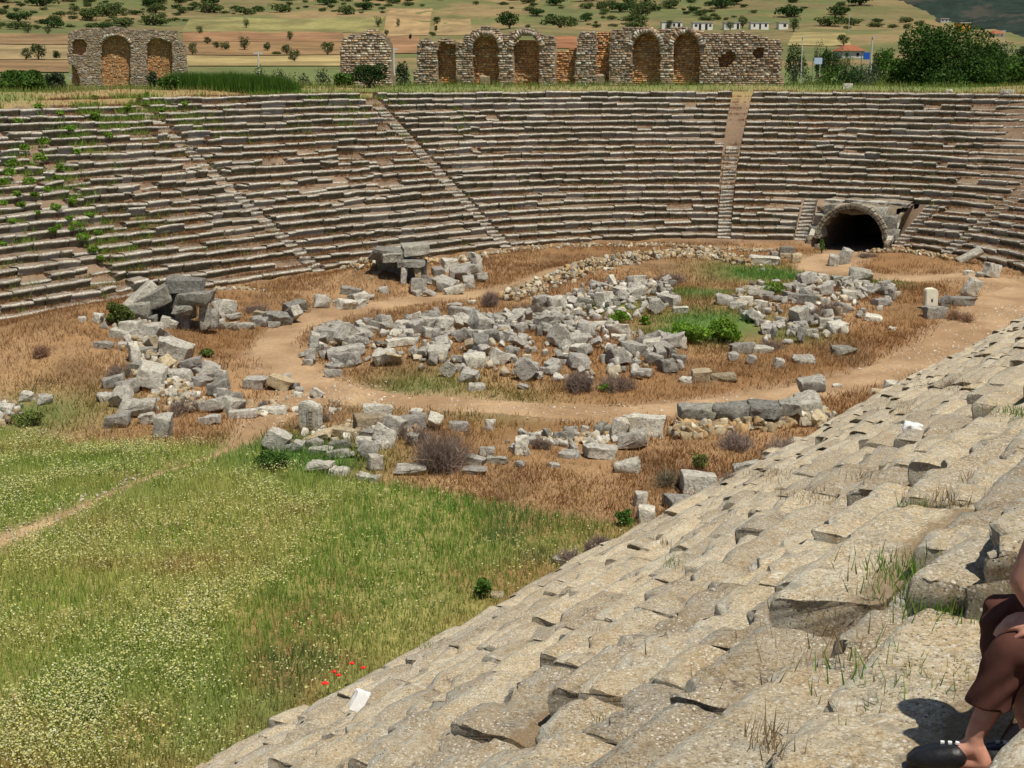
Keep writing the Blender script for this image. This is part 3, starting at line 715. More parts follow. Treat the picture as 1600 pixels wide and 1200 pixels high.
for sx in (-1, 1):          # stones filling the corners beside the arch
    for x_, z_, w_ in [(1.62, 1.98, .7), (2.12, 1.45, .6), (2.3, .75, .5)]:
        rock('spandrel_block', 'chunk', (.85, .8, .72), tl(sx * x_, WF + w_, z_), (random.uniform(-.1, .1), random.uniform(-.1, .1), random.uniform(-.2, .2)), M_DARK, TB)
for j in range(4):          # two courses of blocks closing the top above the arch
    rock('capping_block', 'bar', (1.28, .75, .26), tl(-2.1 + 1.35 * j, 2.5, 2.36 + random.uniform(-.03, .03)), (random.uniform(-.05, .05), random.uniform(-.04, .04), random.uniform(-.06, .06)), M_ROCK, TB)
ROCKS = []; GROUPS = {}
G_PILE = 'fallen stone blocks in the arena'
def px_rock(px, py, w, h, kind, mat=None, label=None, rot=None, tip=0, yaw=None, group=G_PILE, sink=.08, name='stone_block', depth=None):
    g = ground(px, py); D = g.y; W = w * D / F * .93
    dp = depth or {'bar': .4, 'slab': .62, 'chunk': .75, 'upright': .8, 'cobble': .8, 'drum': .45}[kind] * W
    dep = (EYE - g.z) / D; H = max(.28 * W if kind != 'slab' else .16, (h * D / F - dp * dep * .8) * 1.05)
    yw = random.uniform(-.35, .35) if yaw is None else yaw
    o = rock(name, kind, (W, dp, H), (g.x, g.y + dp * .35, g.z + H * (.5 - sink) + abs(tip) * W * .25), rot or (random.uniform(-.12, .12), tip + random.uniform(-.06, .06), yw), mat or M_ROCK)
    ROCKS.append((o, g, W)); tag(o, label, 'stone block', group); return o
HR = [  # px, base py, w, h, kind, tip, material, label
 (1090, 772, 56, 42, 'chunk', 0, M_WHITE, 'large squarish pale block by the foot of the near seats, biggest stone there'),
 (1062, 796, 50, 26, 'chunk', .1, M_ROCK, 'flat-topped grey stone with a white corner, just in front of the large squarish block'),
 (1168, 745, 46, 24, 'bar', -.25, M_ROCK, 'slanting grey block touching the near seats right of the large squarish block'),
 (1012, 817, 30, 28, 'chunk', .2, M_WHITE, 'pale rock lowest in front of the near seat edge'),
 (1002, 792, 20, 28, 'upright', .1, M_WHITE, 'small pointed pale stone standing in rusty grass'),
 (1010, 683, 62, 42, 'chunk', .05, M_WHITE, 'big light slab-like block leaning beside the path, left of the row of dark slabs'),
 (968, 686, 24, 36, 'upright', .25, M_ROCK, 'grey stone leaning against the left side of the big light block'),
 (988, 703, 46, 30, 'chunk', -.25, M_ROCK, 'grey wedge-shaped stone in front of the big light block'),
 (940, 718, 50, 28, 'chunk', .05, M_WHITE, 'rounded pale stone with a ring mark, left of the grey wedge'),
 (981, 739, 46, 22, 'slab', -.15, M_ROCK, 'low pointed slab lying in the rusty grass below the big light block'),
 (590, 655, 50, 26, 'bar', 0, M_WHITE, 'dark-fronted block topmost in the near heap beside the path'),
 (573, 672, 46, 28, 'chunk', .1, M_TAN, 'rounded cream stone in the near heap, right of the carved stele'),
 (614, 682, 34, 36, 'chunk', .4, M_WHITE, 'pale tilted block in the middle of the near heap'),
 (590, 668, 26, 16, 'bar', 0, M_WHITE, 'small white block wedged between two bigger stones of the near heap'),
 (578, 684, 28, 16, 'chunk', 0, M_ROCK, 'square grey block at the front of the near heap'),
 (640, 672, 46, 26, 'chunk', -.1, M_ROCK, 'broad grey stone at the right end of the near heap'),
 (536, 683, 50, 16, 'bar', .12, M_TAN, 'long cream stone lying in front of the near heap'),
 (583, 701, 58, 18, 'bar', .05, M_ROCK, 'long grey bar lying alone in rusty grass below the near heap'),
 (586, 736, 24, 30, 'upright', .15, M_ROCK, 'tilted grey stump standing on a flat slab near the green meadow'),
 (575, 752, 38, 14, 'slab', 0, M_ROCK, 'flat slab under the tilted grey stump'),
 (641, 741, 50, 20, 'chunk', 0, M_ROCK, 'humped grey boulder left below the big dry bush'),
 (650, 652, 18, 16, 'chunk', 0, M_ROCK, 'small square block standing by the path behind the big dry bush'),
 (717, 674, 32, 18, 'bar', 0, M_WHITE, 'neat pale block lying at the path edge right of the big dry bush'),
 (765, 672, 15, 18, 'upright', 0, M_ROCK, 'small upright stone by the path, alone'),
 (760, 712, 27, 18, 'chunk', 0, M_ROCK, 'rounded grey stone right of the big dry bush'),
 (743, 729, 30, 20, 'chunk', .1, M_ROCK, 'dark-edged stone at the right foot of the big dry bush'),
 (776, 725, 35, 14, 'bar', 0, M_DARK, 'yellow-lichened bar next to the dark-edged stone'),
 (740, 741, 36, 14, 'chunk', 0, M_ROCK, 'low pale stone half sunk below the dark-edged stone'),
 (432, 706, 34, 38, 'chunk', .5, M_WHITE, 'tall wedge of pale stone at the meadow corner'),
 (450, 706, 18, 16, 'chunk', 0, M_ROCK, 'small grey stone tucked against the tall wedge'),
 (467, 707, 22, 20, 'chunk', .1, M_ROCK, 'boxy grey stone second right of the tall wedge'),
 (494, 692, 50, 14, 'slab', -.3, M_TAN, 'thin tan slab slanting down from the foot of the carved stele'),
 (500, 710, 38, 14, 'slab', 0, M_ROCK, 'flat mottled stone below the thin tan slab'),
 (527, 716, 40, 14, 'bar', -.15, M_ROCK, 'low slanting bar in the rusty grass, right of the flat mottled stone'),
 (500, 738, 42, 22, 'chunk', 0, M_ROCK, 'mossy grey stone at the edge of the yellow flowers'),
 (530, 742, 32, 14, 'slab', 0, M_ROCK, 'mottled slab right of the mossy grey stone'),
 (815, 712, 20, 32, 'upright', 0, M_WHITE, 'small T-shaped upright stone standing alone in dry grass'),
 (836, 690, 22, 18, 'chunk', 0, M_ROCK, 'grey stone behind the T-shaped upright'),
 (812, 731, 14, 12, 'cobble', 0, M_WHITE, 'small round white stone in front of the T-shaped upright'),
 (915, 678, 16, 14, 'chunk', 0, M_ROCK, 'cubical little stone on a line of rubble by the path'),
 (890, 716, 34, 14, 'slab', 0, M_ROCK, 'flat pale stones half hidden in grass, right of the T-shaped upright'),
 (866, 731, 18, 9, 'cobble', 0, M_WHITE, 'little white stone in grass between the upright and the pointed slab'),
 (212, 652, 56, 32, 'chunk', .15, M_ROCK, 'big cracked grey boulder at the lower left'),
 (182, 669, 44, 26, 'chunk', -.2, M_ROCK, 'grey boulder with lichen sloping into the grass below the cracked one'),
 (254, 686, 28, 44, 'upright', .12, M_WHITE, 'leaning upright boulder with a pale streak at the lower left'),
 (230, 664, 30, 18, 'bar', -.3, M_ROCK, 'slanting bar against the leaning upright boulder'),
 (330, 645, 46, 22, 'slab', -.25, M_WHITE, 'smooth pale slab tilted toward the path at left'),
 (326, 664, 36, 16, 'slab', -.1, M_ROCK, 'flat slab lying below the smooth pale slab'),
 (366, 633, 30, 18, 'bar', -.3, M_ROCK, 'grey bar leaning beside the smooth pale slab'),
 (378, 654, 52, 11, 'bar', 0, M_WHITE, 'long white bar lying flat at the path edge, left of the carved stele'),
 (425, 648, 46, 9, 'bar', 0, M_WHITE, 'thin white bar lying flat just left of the carved stele'),
 (398, 608, 32, 24, 'chunk', 0, M_WHITE, 'square pale block at the bend of the path, left one of a pair'),
 (437, 610, 36, 24, 'chunk', .35, M_TAN, 'cream block leaning at the bend of the path, right one of a pair'),
 (495, 624, 18, 16, 'chunk', .5, M_WHITE, 'small white block tilted on the path behind the carved stele'),
 (468, 614, 18, 10, 'chunk', 0, M_ROCK, 'low stone left of the small white block by the stele'),
 (465, 622, 14, 11, 'cobble', 0, M_WHITE, 'white cobble left of the small tilted white block'),
 (42, 628, 24, 18, 'chunk', 0, M_ROCK, 'grey boulder alone in rusty grass near the left edge'),
 (70, 632, 30, 18, 'chunk', 0, M_ROCK, 'mottled boulder just right of the lone one at the left edge'),
 (165, 627, 26, 14, 'chunk', 0, M_ROCK, 'small boulder above the cracked grey one'),
 (262, 618, 42, 12, 'slab', 0, M_WHITE, 'flat layered slab above the leaning upright boulder'),
 (285, 626, 38, 16, 'chunk', 0, M_ROCK, 'low weathered stone right of the flat layered slab'),
 (5, 650, 26, 20, 'cobble', 0, M_WHITE, 'heap-like pale stone cut by the left edge'),
 (186, 530, 28, 18, 'chunk', .15, M_ROCK, 'pale boulder below the green bush at left'),
 (211, 533, 26, 18, 'bar', 0, M_ROCK, 'speckled boxy stone in front of the collapsed shelter'),
 (236, 556, 54, 14, 'bar', 0, M_DARK, 'long lichened lintel lying across small stones below the collapsed shelter'),
 (272, 563, 52, 34, 'chunk', .2, M_ROCK, 'smooth grey boulder right behind the long lichened lintel'),
 (296, 580, 40, 22, 'chunk', -.2, M_ROCK, 'sloping grey stone right of the long lichened lintel'),
 (330, 594, 38, 28, 'chunk', .25, M_WHITE, 'big white-faced stone at the end of the left rubble line'),
 (282, 596, 36, 20, 'chunk', 0, M_ROCK, 'rounded stone below the smooth grey boulder'),
 (222, 582, 36, 20, 'chunk', 0, M_DARK, 'dark stone low in the left rubble line'),
 (152, 505, 14, 16, 'upright', .2, M_WHITE, 'white stone standing by the green bush on the left bank'),
 (128, 502, 14, 6, 'slab', 0, M_WHITE, 'little flat stone left of the green bush'),
 (160, 545, 30, 12, 'slab', .1, M_ROCK, 'flat stone in the dry grass left of the rubble line'),
 (1303, 417, 17, 20, 'upright', .2, M_WHITE, 'left one of two white stones before the tunnel mouth'),
 (1321, 414, 18, 26, 'upright', .4, M_WHITE, 'right one of two white stones before the tunnel mouth, the taller'),
 (1245, 411, 16, 16, 'upright', 0, M_TAN, 'cream upright block left of the tunnel mouth, nearest the path'),
 (1226, 404, 22, 9, 'bar', 0, M_TAN, 'cream block lying left of the tunnel mouth'),
 (1209, 404, 12, 12, 'chunk', 0, M_WHITE, 'small pale block second left of the cream upright block'),
 (1230, 397, 24, 12, 'slab', 0, M_DARK, 'lichened slab resting at the foot of the stair left of the tunnel'),
 (1196, 413, 48, 5, 'bar', 0, M_WHITE, 'long thin white bar lying at the edge of the bright green patch'),
 (1192, 424, 8, 5, 'cobble', 0, M_WHITE, 'white cobble in the bright green patch'),
 (1349, 441, 44, 22, 'chunk', .05, M_DARK, 'large dark-sided block on the path right of the green patch'),
 (1347, 447, 24, 10, 'slab', .1, M_WHITE, 'pale slab leaning on the large dark-sided block by the path'),
 (1286, 438, 22, 11, 'chunk', 0, M_WHITE, 'pale block left of the large dark-sided block'),
 (1382, 450, 18, 12, 'chunk', 0, M_WHITE, 'white block right of the large dark-sided block'),
 (1366, 502, 30, 10, 'slab', .12, M_WHITE, 'white slab alone in dry grass right of the stone heap'),
 (1395, 516, 13, 6, 'cobble', 0, M_WHITE, 'small pale stone beyond the white slab alone in the grass'),
 (1322, 554, 42, 16, 'chunk', 0, M_DARK, 'dark rounded boulder half sunk beside the path bank'),
 (1257, 568, 32, 14, 'cobble', 0, M_ROCK, 'grey knobbly stone in dry grass above the path'),
 (1218, 575, 16, 14, 'cobble', .2, M_WHITE, 'small white stone at the right end of the main heap'),
 (1516, 412, 46, 16, 'drum', -.45, M_ROCK, 'fallen column piece leaning on the lowest seats at right'),
 (1515, 431, 13, 8, 'cobble', 0, M_WHITE, 'white cobble at the end of the upper path'),
 (1535, 434, 16, 9, 'cobble', 0, M_WHITE, 'pale lump right of the white cobble at the path end'),
 (1552, 435, 24, 22, 'upright', .45, M_ROCK, 'grey slab leaning at the right end of the upper path'),
 (1520, 465, 20, 28, 'upright', .55, M_ROCK, 'long pale stone leaning up the bank at right'),
 (1505, 478, 36, 18, 'chunk', 0, M_ROCK, 'ribbed grey block on the bank behind the white stele'),
 (1478, 482, 16, 16, 'upright', -.5, M_DARK, 'dark slanting stone right of the white stele'),
 (1461, 498, 34, 24, 'chunk', 0, M_ROCK, 'lumpy grey rock in front of the white stele'),
 (625, 542, 46, 12, 'bar', -.12, M_WHITE, 'long pale bar in the upper left of the main heap'),
 (540, 560, 62, 18, 'bar', -.15, M_WHITE, 'long pale bar at the left end of the main heap'),
 (520, 590, 30, 14, 'bar', 0, M_WHITE, 'boxy block at the lower left tip of the main heap'),
 (480, 572, 16, 12, 'cobble', 0, M_WHITE, 'white stone at the far left tip of the main heap'),
 (515, 535, 40, 24, 'chunk', .2, M_WHITE, 'pale round-topped boulder at the upper left of the main heap'),
 (493, 540, 22, 20, 'chunk', .3, M_ROCK, 'grey stone left of the pale round-topped boulder'),
 (573, 507, 18, 12, 'cobble', 0, M_ROCK, 'single grey boulder by the upper path, above the main heap'),
 (675, 497, 20, 12, 'slab', 0, M_ROCK, 'rounded stone on the grass above the main heap'),
 (710, 482, 24, 9, 'slab', 0, M_ROCK, 'flat dark stone just below the upper path'),
 (738, 475, 13, 5, 'slab', 0, M_WHITE, 'small white slab on the upper path'),
 (737, 495, 28, 12, 'slab', 0, M_DARK, 'dark-topped slab near the middle of the upper grass'),
 (672, 528, 28, 16, 'chunk', .2, M_ROCK, 'dark-fronted wedge high on the main heap'),
 (722, 535, 26, 18, 'bar', -.5, M_ROCK, 'slanting block at the top edge of the main heap'),
 (700, 590, 24, 22, 'bar', .7, M_ROCK, 'square slab tilted on its corner at the front of the main heap'),
 (735, 597, 36, 20, 'chunk', -.1, M_WHITE, 'broad pale boulder at the front of the main heap'),
 (745, 575, 38, 24, 'chunk', 0, M_WHITE, 'big rounded pale stone in the middle of the main heap'),
 (780, 570, 28, 24, 'chunk', .5, M_WHITE, 'dark-sided block leaning in the middle of the main heap'),
 (822, 596, 34, 28, 'bar', -.75, M_WHITE, 'long white wedge pointing down at the front of the main heap'),
 (818, 609, 16, 9, 'chunk', .3, M_WHITE, 'white chip at the tip of the long white wedge'),
 (745, 610, 30, 12, 'slab', 0, M_ROCK, 'flat block in the grass before the main heap'),
 (850, 520, 18, 16, 'chunk', .15, M_WHITE, 'square grey stone standing clear above the main heap'),
 (877, 543, 32, 32, 'chunk', .6, M_WHITE, 'tall pointed block on top of the main heap'),
 (903, 547, 26, 24, 'upright', .25, M_WHITE, 'pale upright slab right of the tall pointed block'),
 (796, 536, 22, 20, 'chunk', .3, M_WHITE, 'bright stone left of the tall pointed block'),
 (948, 514, 42, 9, 'bar', 0, M_WHITE, 'long white bar lying in grass above the right end of the main heap'),
 (927, 527, 16, 6, 'slab', 0, M_DARK, 'thin dark slab below the long white bar'),
 (967, 532, 28, 10, 'slab', .05, M_WHITE, 'diamond-shaped pale slab at the right of the main heap'),
 (1096, 597, 28, 24, 'chunk', 0, M_TAN, 'boxy cream block standing before the right end of the main heap'),
 (1130, 596, 44, 13, 'bar', -.06, M_TAN, 'cream bar lying right of the boxy cream block'),
 (1072, 598, 18, 10, 'cobble', 0, M_WHITE, 'white stone left of the boxy cream block'),
 (1046, 545, 50, 22, 'chunk', -.25, M_WHITE, 'large sloping boulder below the round green bush'),
 (1160, 553, 36, 20, 'chunk', -.15, M_DARK, 'large dark boulder right below the round green bush'),
 (1190, 552, 32, 14, 'chunk', 0, M_ROCK, 'boxy stone right of the large dark boulder'),
 (1146, 565, 16, 16, 'upright', .1, M_WHITE, 'upright stone in front of the large dark boulder'),
 (1174, 570, 14, 16, 'upright', .4, M_WHITE, 'small leaning stone before the boxy stone'),
 (1064, 489, 26, 11, 'bar', 0, M_WHITE, 'squared white block in the green patch'),
 (1027, 492, 18, 20, 'bar', 1.0, M_WHITE, 'white bar standing aslant left of the squared white block'),
 (1135, 477, 30, 14, 'chunk', .25, M_WHITE, 'pale whale-backed stone left in the right-hand heap'),
 (1153, 483, 30, 14, 'chunk', 0, M_ROCK, 'grey stone beside the whale-backed one'),
 (1290, 462, 24, 18, 'chunk', -.3, M_WHITE, 'tallest pale block at the top of the right-hand heap'),
 (1326, 470, 22, 18, 'chunk', 0, M_WHITE, 'block with a dark hole in the right-hand heap'),
 (1378, 478, 28, 14, 'chunk', 0, M_WHITE, 'bright white stone at the right end of the right-hand heap'),
 (1290, 512, 26, 18, 'chunk', 0, M_ROCK, 'domed stone low in the right-hand heap'),
 (1216, 514, 22, 12, 'chunk', .1, M_ROCK, 'dark wedge at the lower left of the right-hand heap'),
 (1263, 524, 28, 12, 'chunk', 0, M_ROCK, 'low grey stone below the right-hand heap'),
 (1316, 668, 34, 10, 'cobble', 0, M_TAN, 'cream stones on the bank at the near end of the low wall'),
 (1372, 618, 22, 12, 'cobble', 0, M_TAN, 'cream stone under the near seats beside the path'),
 (1398, 612, 26, 18, 'chunk', .2, M_WHITE, 'pale stone caught against the near seats above the path'),
 (1308, 607, 14, 8, 'chunk', 0, M_WHITE, 'lone white chip at the far edge of the path'),
 (777, 935, 20, 12, 'cobble', 0, M_TAN, 'cream stone at the edge of the meadow by the near seats'),
 (876, 882, 26, 16, 'cobble', 0, M_ROCK, 'grey stone in dead grass at the meadow edge'),
]
for px, py, w_, h_, kd_, tip, mt, lb in HR: px_rock(px, py, w_, h_, kd_, mt, lb, tip=tip)
# stones strewn through the heaps
POLYS = [('main heap', wpoly([(474, 575), (480, 540), (515, 512), (560, 525), (620, 535), (690, 510), (760, 508), (860, 515), (960, 540), (1060, 548), (1062, 592), (1000, 605), (860, 610), (740, 602), (620, 595), (500, 592)]), 215, (.30, .78)),
         ('upper heap', wpoly([(790, 500), (850, 480), (900, 462), (960, 448), (1050, 446), (1060, 470), (1040, 500), (960, 512), (860, 512)]), 60, (.28, .75)),
         ('right-hand heap', wpoly([(1120, 478), (1180, 455), (1280, 445), (1400, 452), (1405, 480), (1340, 515), (1280, 535), (1200, 540), (1165, 508)]), 95, (.28, .72)),
         ('left rubble line', wpoly([(160, 540), (215, 535), (330, 585), (430, 600), (470, 612), (380, 640), (270, 650), (160, 640), (190, 590)]), 24, (.35, .9)),
         ('stones by the two-post shelter', wpoly([(648, 455), (690, 432), (750, 425), (752, 445), (700, 465), (655, 470)]), 20, (.45, 1.0)),
         ('stones under the seats at left', wpoly([(540, 470), (590, 448), (606, 462), (560, 482), (490, 500), (420, 520), (330, 515), (320, 500), (420, 500)]), 22, (.4, .95)),
         ('near heap', wpoly([(480, 690), (560, 655), (650, 660), (700, 690), (640, 720), (520, 730)]), 12, (.3, .7)),
         ('low stones by the path', wpoly([(790, 700), (830, 682), (960, 672), (960, 690), (880, 705), (820, 715)]), 10, (.25, .5)),
         ('upper grass', wpoly([(640, 505), (700, 485), (745, 490), (740, 512), (660, 518)]), 8, (.4, .8))]
ORD = 'nearest second third fourth fifth sixth seventh eighth ninth tenth eleventh twelfth thirteenth fourteenth fifteenth sixteenth seventeenth eighteenth nineteenth twentieth'.split()
placed = [(g.x, g.y, W) for o, g, W in ROCKS]
LM = [(o['label'].split(',')[0], g) for o, g, W in ROCKS]
auto = []
for nm_, poly, cnt, (s0, s1) in POLYS:
    xs = [p[0] for p in poly]; ys = [p[1] for p in poly]; k = 0; tries = 0
    while k < cnt and tries < cnt * 40:
        tries += 1
        x, y = random.uniform(min(xs), max(xs)), random.uniform(min(ys), max(ys))
        if not bool(inpoly(np.array([x]), np.array([y]), poly)[0]): continue
        sz = s0 + (s1 - s0) * random.random() ** 1.6
        if any((x - a) ** 2 + (y - b) ** 2 < (.27 * (sz + c)) ** 2 for a, b, c in placed): continue
        kd_ = random.choice(['bar', 'bar', 'bar', 'chunk', 'chunk', 'chunk', 'slab', 'upright', 'cobble'])
        W = sz * (1.35 if kd_ == 'bar' else 1); d = DIMS[kd_]
        S = (W, d[1] / d[0] * W * random.uniform(.9, 1.3), d[2] / d[0] * W * random.uniform(.85, 1.3)) if kd_ != 'upright' else (sz * .5, sz * .42, sz * .95)
        mt = random.choice([M_ROCK, M_ROCK, M_WHITE, M_WHITE, M_WHITE, M_DARK, M_TAN if random.random() < .3 else M_ROCK])
        heap = .12 * fbm2(np.array([x]), np.array([y]), 2.0, 7, 2)[0] if 'heap' in nm_ else 0
        big = random.random() < .45
        o = rock('stone_block', kd_, S, (x, y, gz(x, y) + S[2] * .36 + heap + (.1 if big else 0)), (random.gauss(0, .30 if big else .12), random.gauss(0, .34 if big else .12), random.uniform(0, PI)), mt)
        auto.append((o, x, y, kd_, mt, nm_)); placed.append((x, y, W)); k += 1
KEEP = 298 - len(ROCKS) - 12
auto.sort(key=lambda q: -max(q[0].scale) * max(q[0].data.vertices[0].co.length, .4))
small, auto = auto[KEEP:], auto[:KEEP]
Vs, Fs, mi, off, mts = [], [], [], 0, []
for o, *_r in small:
    bpy.context.view_layer.update() if False else None
    M = Matrix.LocRotScale(o.location, o.rotation_euler, o.scale); me = o.data; v = np.empty(len(me.vertices) * 3); me.vertices.foreach_get('co', v)
    v = np.c_[v.reshape(-1, 3), np.ones(len(v) // 3)] @ np.array(M).T; f = np.array([tuple(p.vertices) for p in me.polygons if len(p.vertices) == 3])
    mt = me.materials[0]
    if mt not in mts: mts.append(mt)
    Vs.append(v[:, :3]); Fs.append(f + off); mi.append(np.full(len(f), mts.index(mt))); off += len(v); bpy.data.objects.remove(o)
o = mesh_np('small_stone_blocks', np.concatenate(Vs), np.concatenate(Fs))
for m in mts: o.data.materials.append(m)
o.data.polygons.foreach_set('material_index', np.concatenate(mi).astype(np.int32)); tag(o, 'smaller broken grey blocks lying between the bigger stones of the arena heaps', 'stone blocks', G_PILE, 'stuff')
TONE = {M_ROCK.name: 'grey', M_WHITE.name: 'pale', M_DARK.name: 'dark lichened', M_TAN.name: 'cream'}
SHAPE = {'bar': 'bar', 'chunk': 'block', 'slab': 'slab', 'upright': 'upright stone', 'cobble': 'rounded stone', 'drum': 'column piece'}
cnts = {}; 
for o, x, y, kd_, mt, nm_ in auto:
    lm = min(LM, key=lambda q: (q[1].x - x) ** 2 + (q[1].y - y) ** 2); dd = math.hypot(lm[1].x - x, lm[1].y - y); key = (TONE[mt.name], SHAPE[kd_], lm[0]); cnts.setdefault(key, []).append((dd, o))
for (tn, sh, lm), lst in cnts.items():
    lst.sort(key=lambda q: q[0]); lmw = ' '.join(lm.split()[:9])
    for i, (dd, o) in enumerate(lst):
        tag(o, (f'{tn} {sh} nearest to the {lmw}' if i == 0 else f'{tn} {sh}, {ORD[min(i, 19)]} nearest to the {lmw}'), 'stone block', G_PILE)
# small rubble: bands of stones nobody could count, one mesh each
def rubble(name, label, pts, size, mat_cols, seed):
    rr = np.random.default_rng(seed); base = []
    for me in LIB['cobble']:
        v = np.empty(len(me.vertices) * 3, np.float32); me.vertices.foreach_get('co', v); v = v.reshape(-1, 3)
        bm = bmesh.new(); bm.from_mesh(me); bmesh.ops.convex_hull(bm, input=bm.verts); bmesh.ops.delete(bm, geom=[q for q in bm.verts if not q.link_faces], context='VERTS')
        bmesh.ops.dissolve_limit(bm, angle_limit=.35, verts=bm.verts, edges=bm.edges); bmesh.ops.triangulate(bm, faces=bm.faces); bm.verts.index_update()
        base.append((np.array([q.co for q in bm.verts]), np.array([[q.index for q in f.verts] for f in bm.faces]))); bm.free()
    Vs, Fs, Cs, off = [], [], [], 0
    for p in pts:
        v, f = base[rr.integers(len(base))]; s = size * rr.uniform(.5, 1.5); e = Euler((rr.uniform(0, 6), rr.uniform(0, 6), rr.uniform(0, 6))).to_matrix()
        w = v * s * rr.uniform(.7, 1.2, 3); w = w @ np.array(e).T + p
        c = np.array(mat_cols[rr.integers(len(mat_cols))]) * rr.uniform(.75, 1.2)
        Vs.append(w); Fs.append(f + off); Cs.append(np.tile(c, (len(w), 1))); off += len(w)
    o = mesh_np(name, np.concatenate(Vs), np.concatenate(Fs), M_MAS, col=np.concatenate(Cs)); tag(o, label, 'rubble', kind='stuff'); return o
def band(pl, width, n, hump, seed):
    rr = np.random.default_rng(seed); P = smooth_line([flat(*q) for q in pl]); out = []
    for _ in range(n):
        t = rr.uniform(0, len(P) - 1.001); i = int(t); c = P[i] + (P[i + 1] - P[i]) * (t - i); g = rr.normal(0, .42, 2) * width
        x, y = c + g; r = np.hypot(*g) / width; out.append((x, y, gz(x, y) + hump * max(0, 1 - r) * rr.random() + .03))
    return out
YEL = [(.42, .35, .23), (.38, .30, .18), (.50, .46, .36), (.33, .29, .22), (.42, .28, .14), (.30, .22, .13)]
GRY = [(.42, .40, .34), (.30, .28, .24), (.52, .49, .42), (.42, .36, .26)]
rubble('rubble', 'long ridge of small yellowish stones along the inner edge of the upper path', band([(792, 468), (840, 452), (900, 436), (960, 424), (1020, 414), (1090, 411), (1160, 418)], 1.0, 1500, .5, 1), .20, YEL, 1)
rubble('rubble', 'scatter of small yellowish stones along the foot of the far seats', band([(760, 396), (800, 390), (880, 384), (960, 383), (1050, 384), (1130, 388), (1230, 396)], .8, 420, .12, 2) + band([(1360, 400), (1420, 402), (1480, 414)], .9, 170, .2, 3), .16, YEL, 2)
rubble('rubble', 'broken yellowish stones around the two-post shelter', band([(560, 445), (590, 435), (610, 425)], 1.6, 190, .3, 4) + band([(655, 425), (700, 412), (760, 400)], 1.0, 190, .25, 5), .2, YEL, 3)
rubble('rubble', 'small mixed stones of the left rubble line', band([(205, 540), (235, 575), (265, 610), (300, 640)], 1.3, 330, .2, 6) + band([(0, 630), (15, 660)], 1.0, 60, .2, 7) + band([(330, 470), (380, 465)], 1.2, 120, .2, 17), .19, YEL + GRY, 4)
rubble('rubble', 'small grey stones filling the gaps of the big heaps', [p for poly in POLYS[:3] for p in [(x, y, gz(x, y) + .08) for x, y in zip(RG.uniform(min(q[0] for q in poly[1]), max(q[0] for q in poly[1]), 330), RG.uniform(min(q[1] for q in poly[1]), max(q[1] for q in poly[1]), 330)) if inpoly(np.array([x]), np.array([y]), poly[1])[0]]], .27, GRY, 5)
rubble('rubble', 'small stones packed in the near heap and along the near path edge', band([(480, 690), (560, 680), (650, 690)], 1.2, 110, .1, 8) + band([(800, 690), (880, 690), (950, 684)], .6, 120, .1, 9) + band([(430, 640), (520, 640)], 1.2, 60, 0, 10), .18, YEL + GRY, 6)
rubble('pebbles', 'loose white pebbles strewn on the trodden paths', band([(420, 660), (470, 630), (540, 620), (600, 640)], 1.6, 240, 0, 31) + band([(1400, 580), (1480, 545), (1560, 500), (1600, 480)], 1.6, 420, 0, 32) + band([(0, 840), (150, 780), (260, 735)], .7, 90, 0, 33) + band([(560, 630), (760, 645), (940, 645), (1180, 622)], 1.1, 160, 0, 34), .055, [(.50, .43, .33), (.45, .37, .27), (.56, .51, .43)], 9)
# low wall of dark slabs on small stones beside the path
lw = ground(1170, 668); LW = empty('low_wall', lw); tag(LW, 'low wall of small yellow stones carrying the row of dark slabs beside the path', 'wall')
o = rubble('rubble', None, [(p[0], p[1], p[2]) for p in band([(1058, 682), (1120, 680), (1180, 678), (1240, 674), (1292, 668)], .32, 300, .35, 12)], .26, YEL, 7)
o.name = 'stonework'; o.parent = LW; o.matrix_parent_inverse = Matrix.Translation(lw).inverted(); del o['kind'], o['category']
o = rubble('rubble', None, [(p[0], p[1], p[2] + .22) for p in band([(1060, 676), (1120, 674), (1180, 672), (1240, 668), (1290, 664)], .22, 160, .1, 13)], .3, YEL, 8)
o.name = 'stonework'; o.parent = LW; o.matrix_parent_inverse = Matrix.Translation(lw).inverted(); del o['kind'], o['category']
for i, (px, py, w_, h_, lb) in enumerate([(1090, 664, 58, 24, 'dark slab at the left end of the row on the low wall'), (1144, 661, 56, 21, 'dark slab second from the left on the low wall'), (1196, 659, 48, 24, 'thick dark slab third from the left on the low wall'), (1236, 656, 34, 18, 'cracked slab fourth from the left on the low wall'), (1264, 648, 40, 16, 'slab tilted toward the near seats at the right end of the low wall'), (1270, 634, 40, 20, 'pale slab heaped on the right end of the low wall')]):
    g = ground(px, py + 12); W = w_ * g.y / F
    o = rock('stone_slab', 'slab' if i != 2 else 'bar', (W * 1.04, .8, .36), (g.x, g.y + .35, g.z + .55 + (.32 if i == 5 else 0)), (random.uniform(-.05, .1), random.uniform(-.05, .05) - (.12 if i > 3 else 0), random.uniform(-.08, .08)), M_DARK if i < 4 else M_ROCK); tag(o, lb, 'stone slab')
M_MARBLE = flat_mat('clean_marble', (.80, .79, .76), .7, .06, 6)
for px, py, zz, kd_, S, rt, mt, lb in [(562, 1104, .95, 'upright', (.16, .12, .26), (-.3, .6, .3), M_MARBLE, 'clean white triangular stone lying on the lower near seats'), (1426, 671, 5.5, 'cobble', (.26, .2, .12), (0, .1, 0), M_MARBLE, 'small clean white stone on the near seats at right')]:
    c_ = near_hit(px, py); zz = c_[2]; o = rock('stone_block', kd_, S, (c_[0], c_[1], zz + S[2] * .3), rt, mt); tag(o, lb, 'stone block', 'loose stones on the near seats')
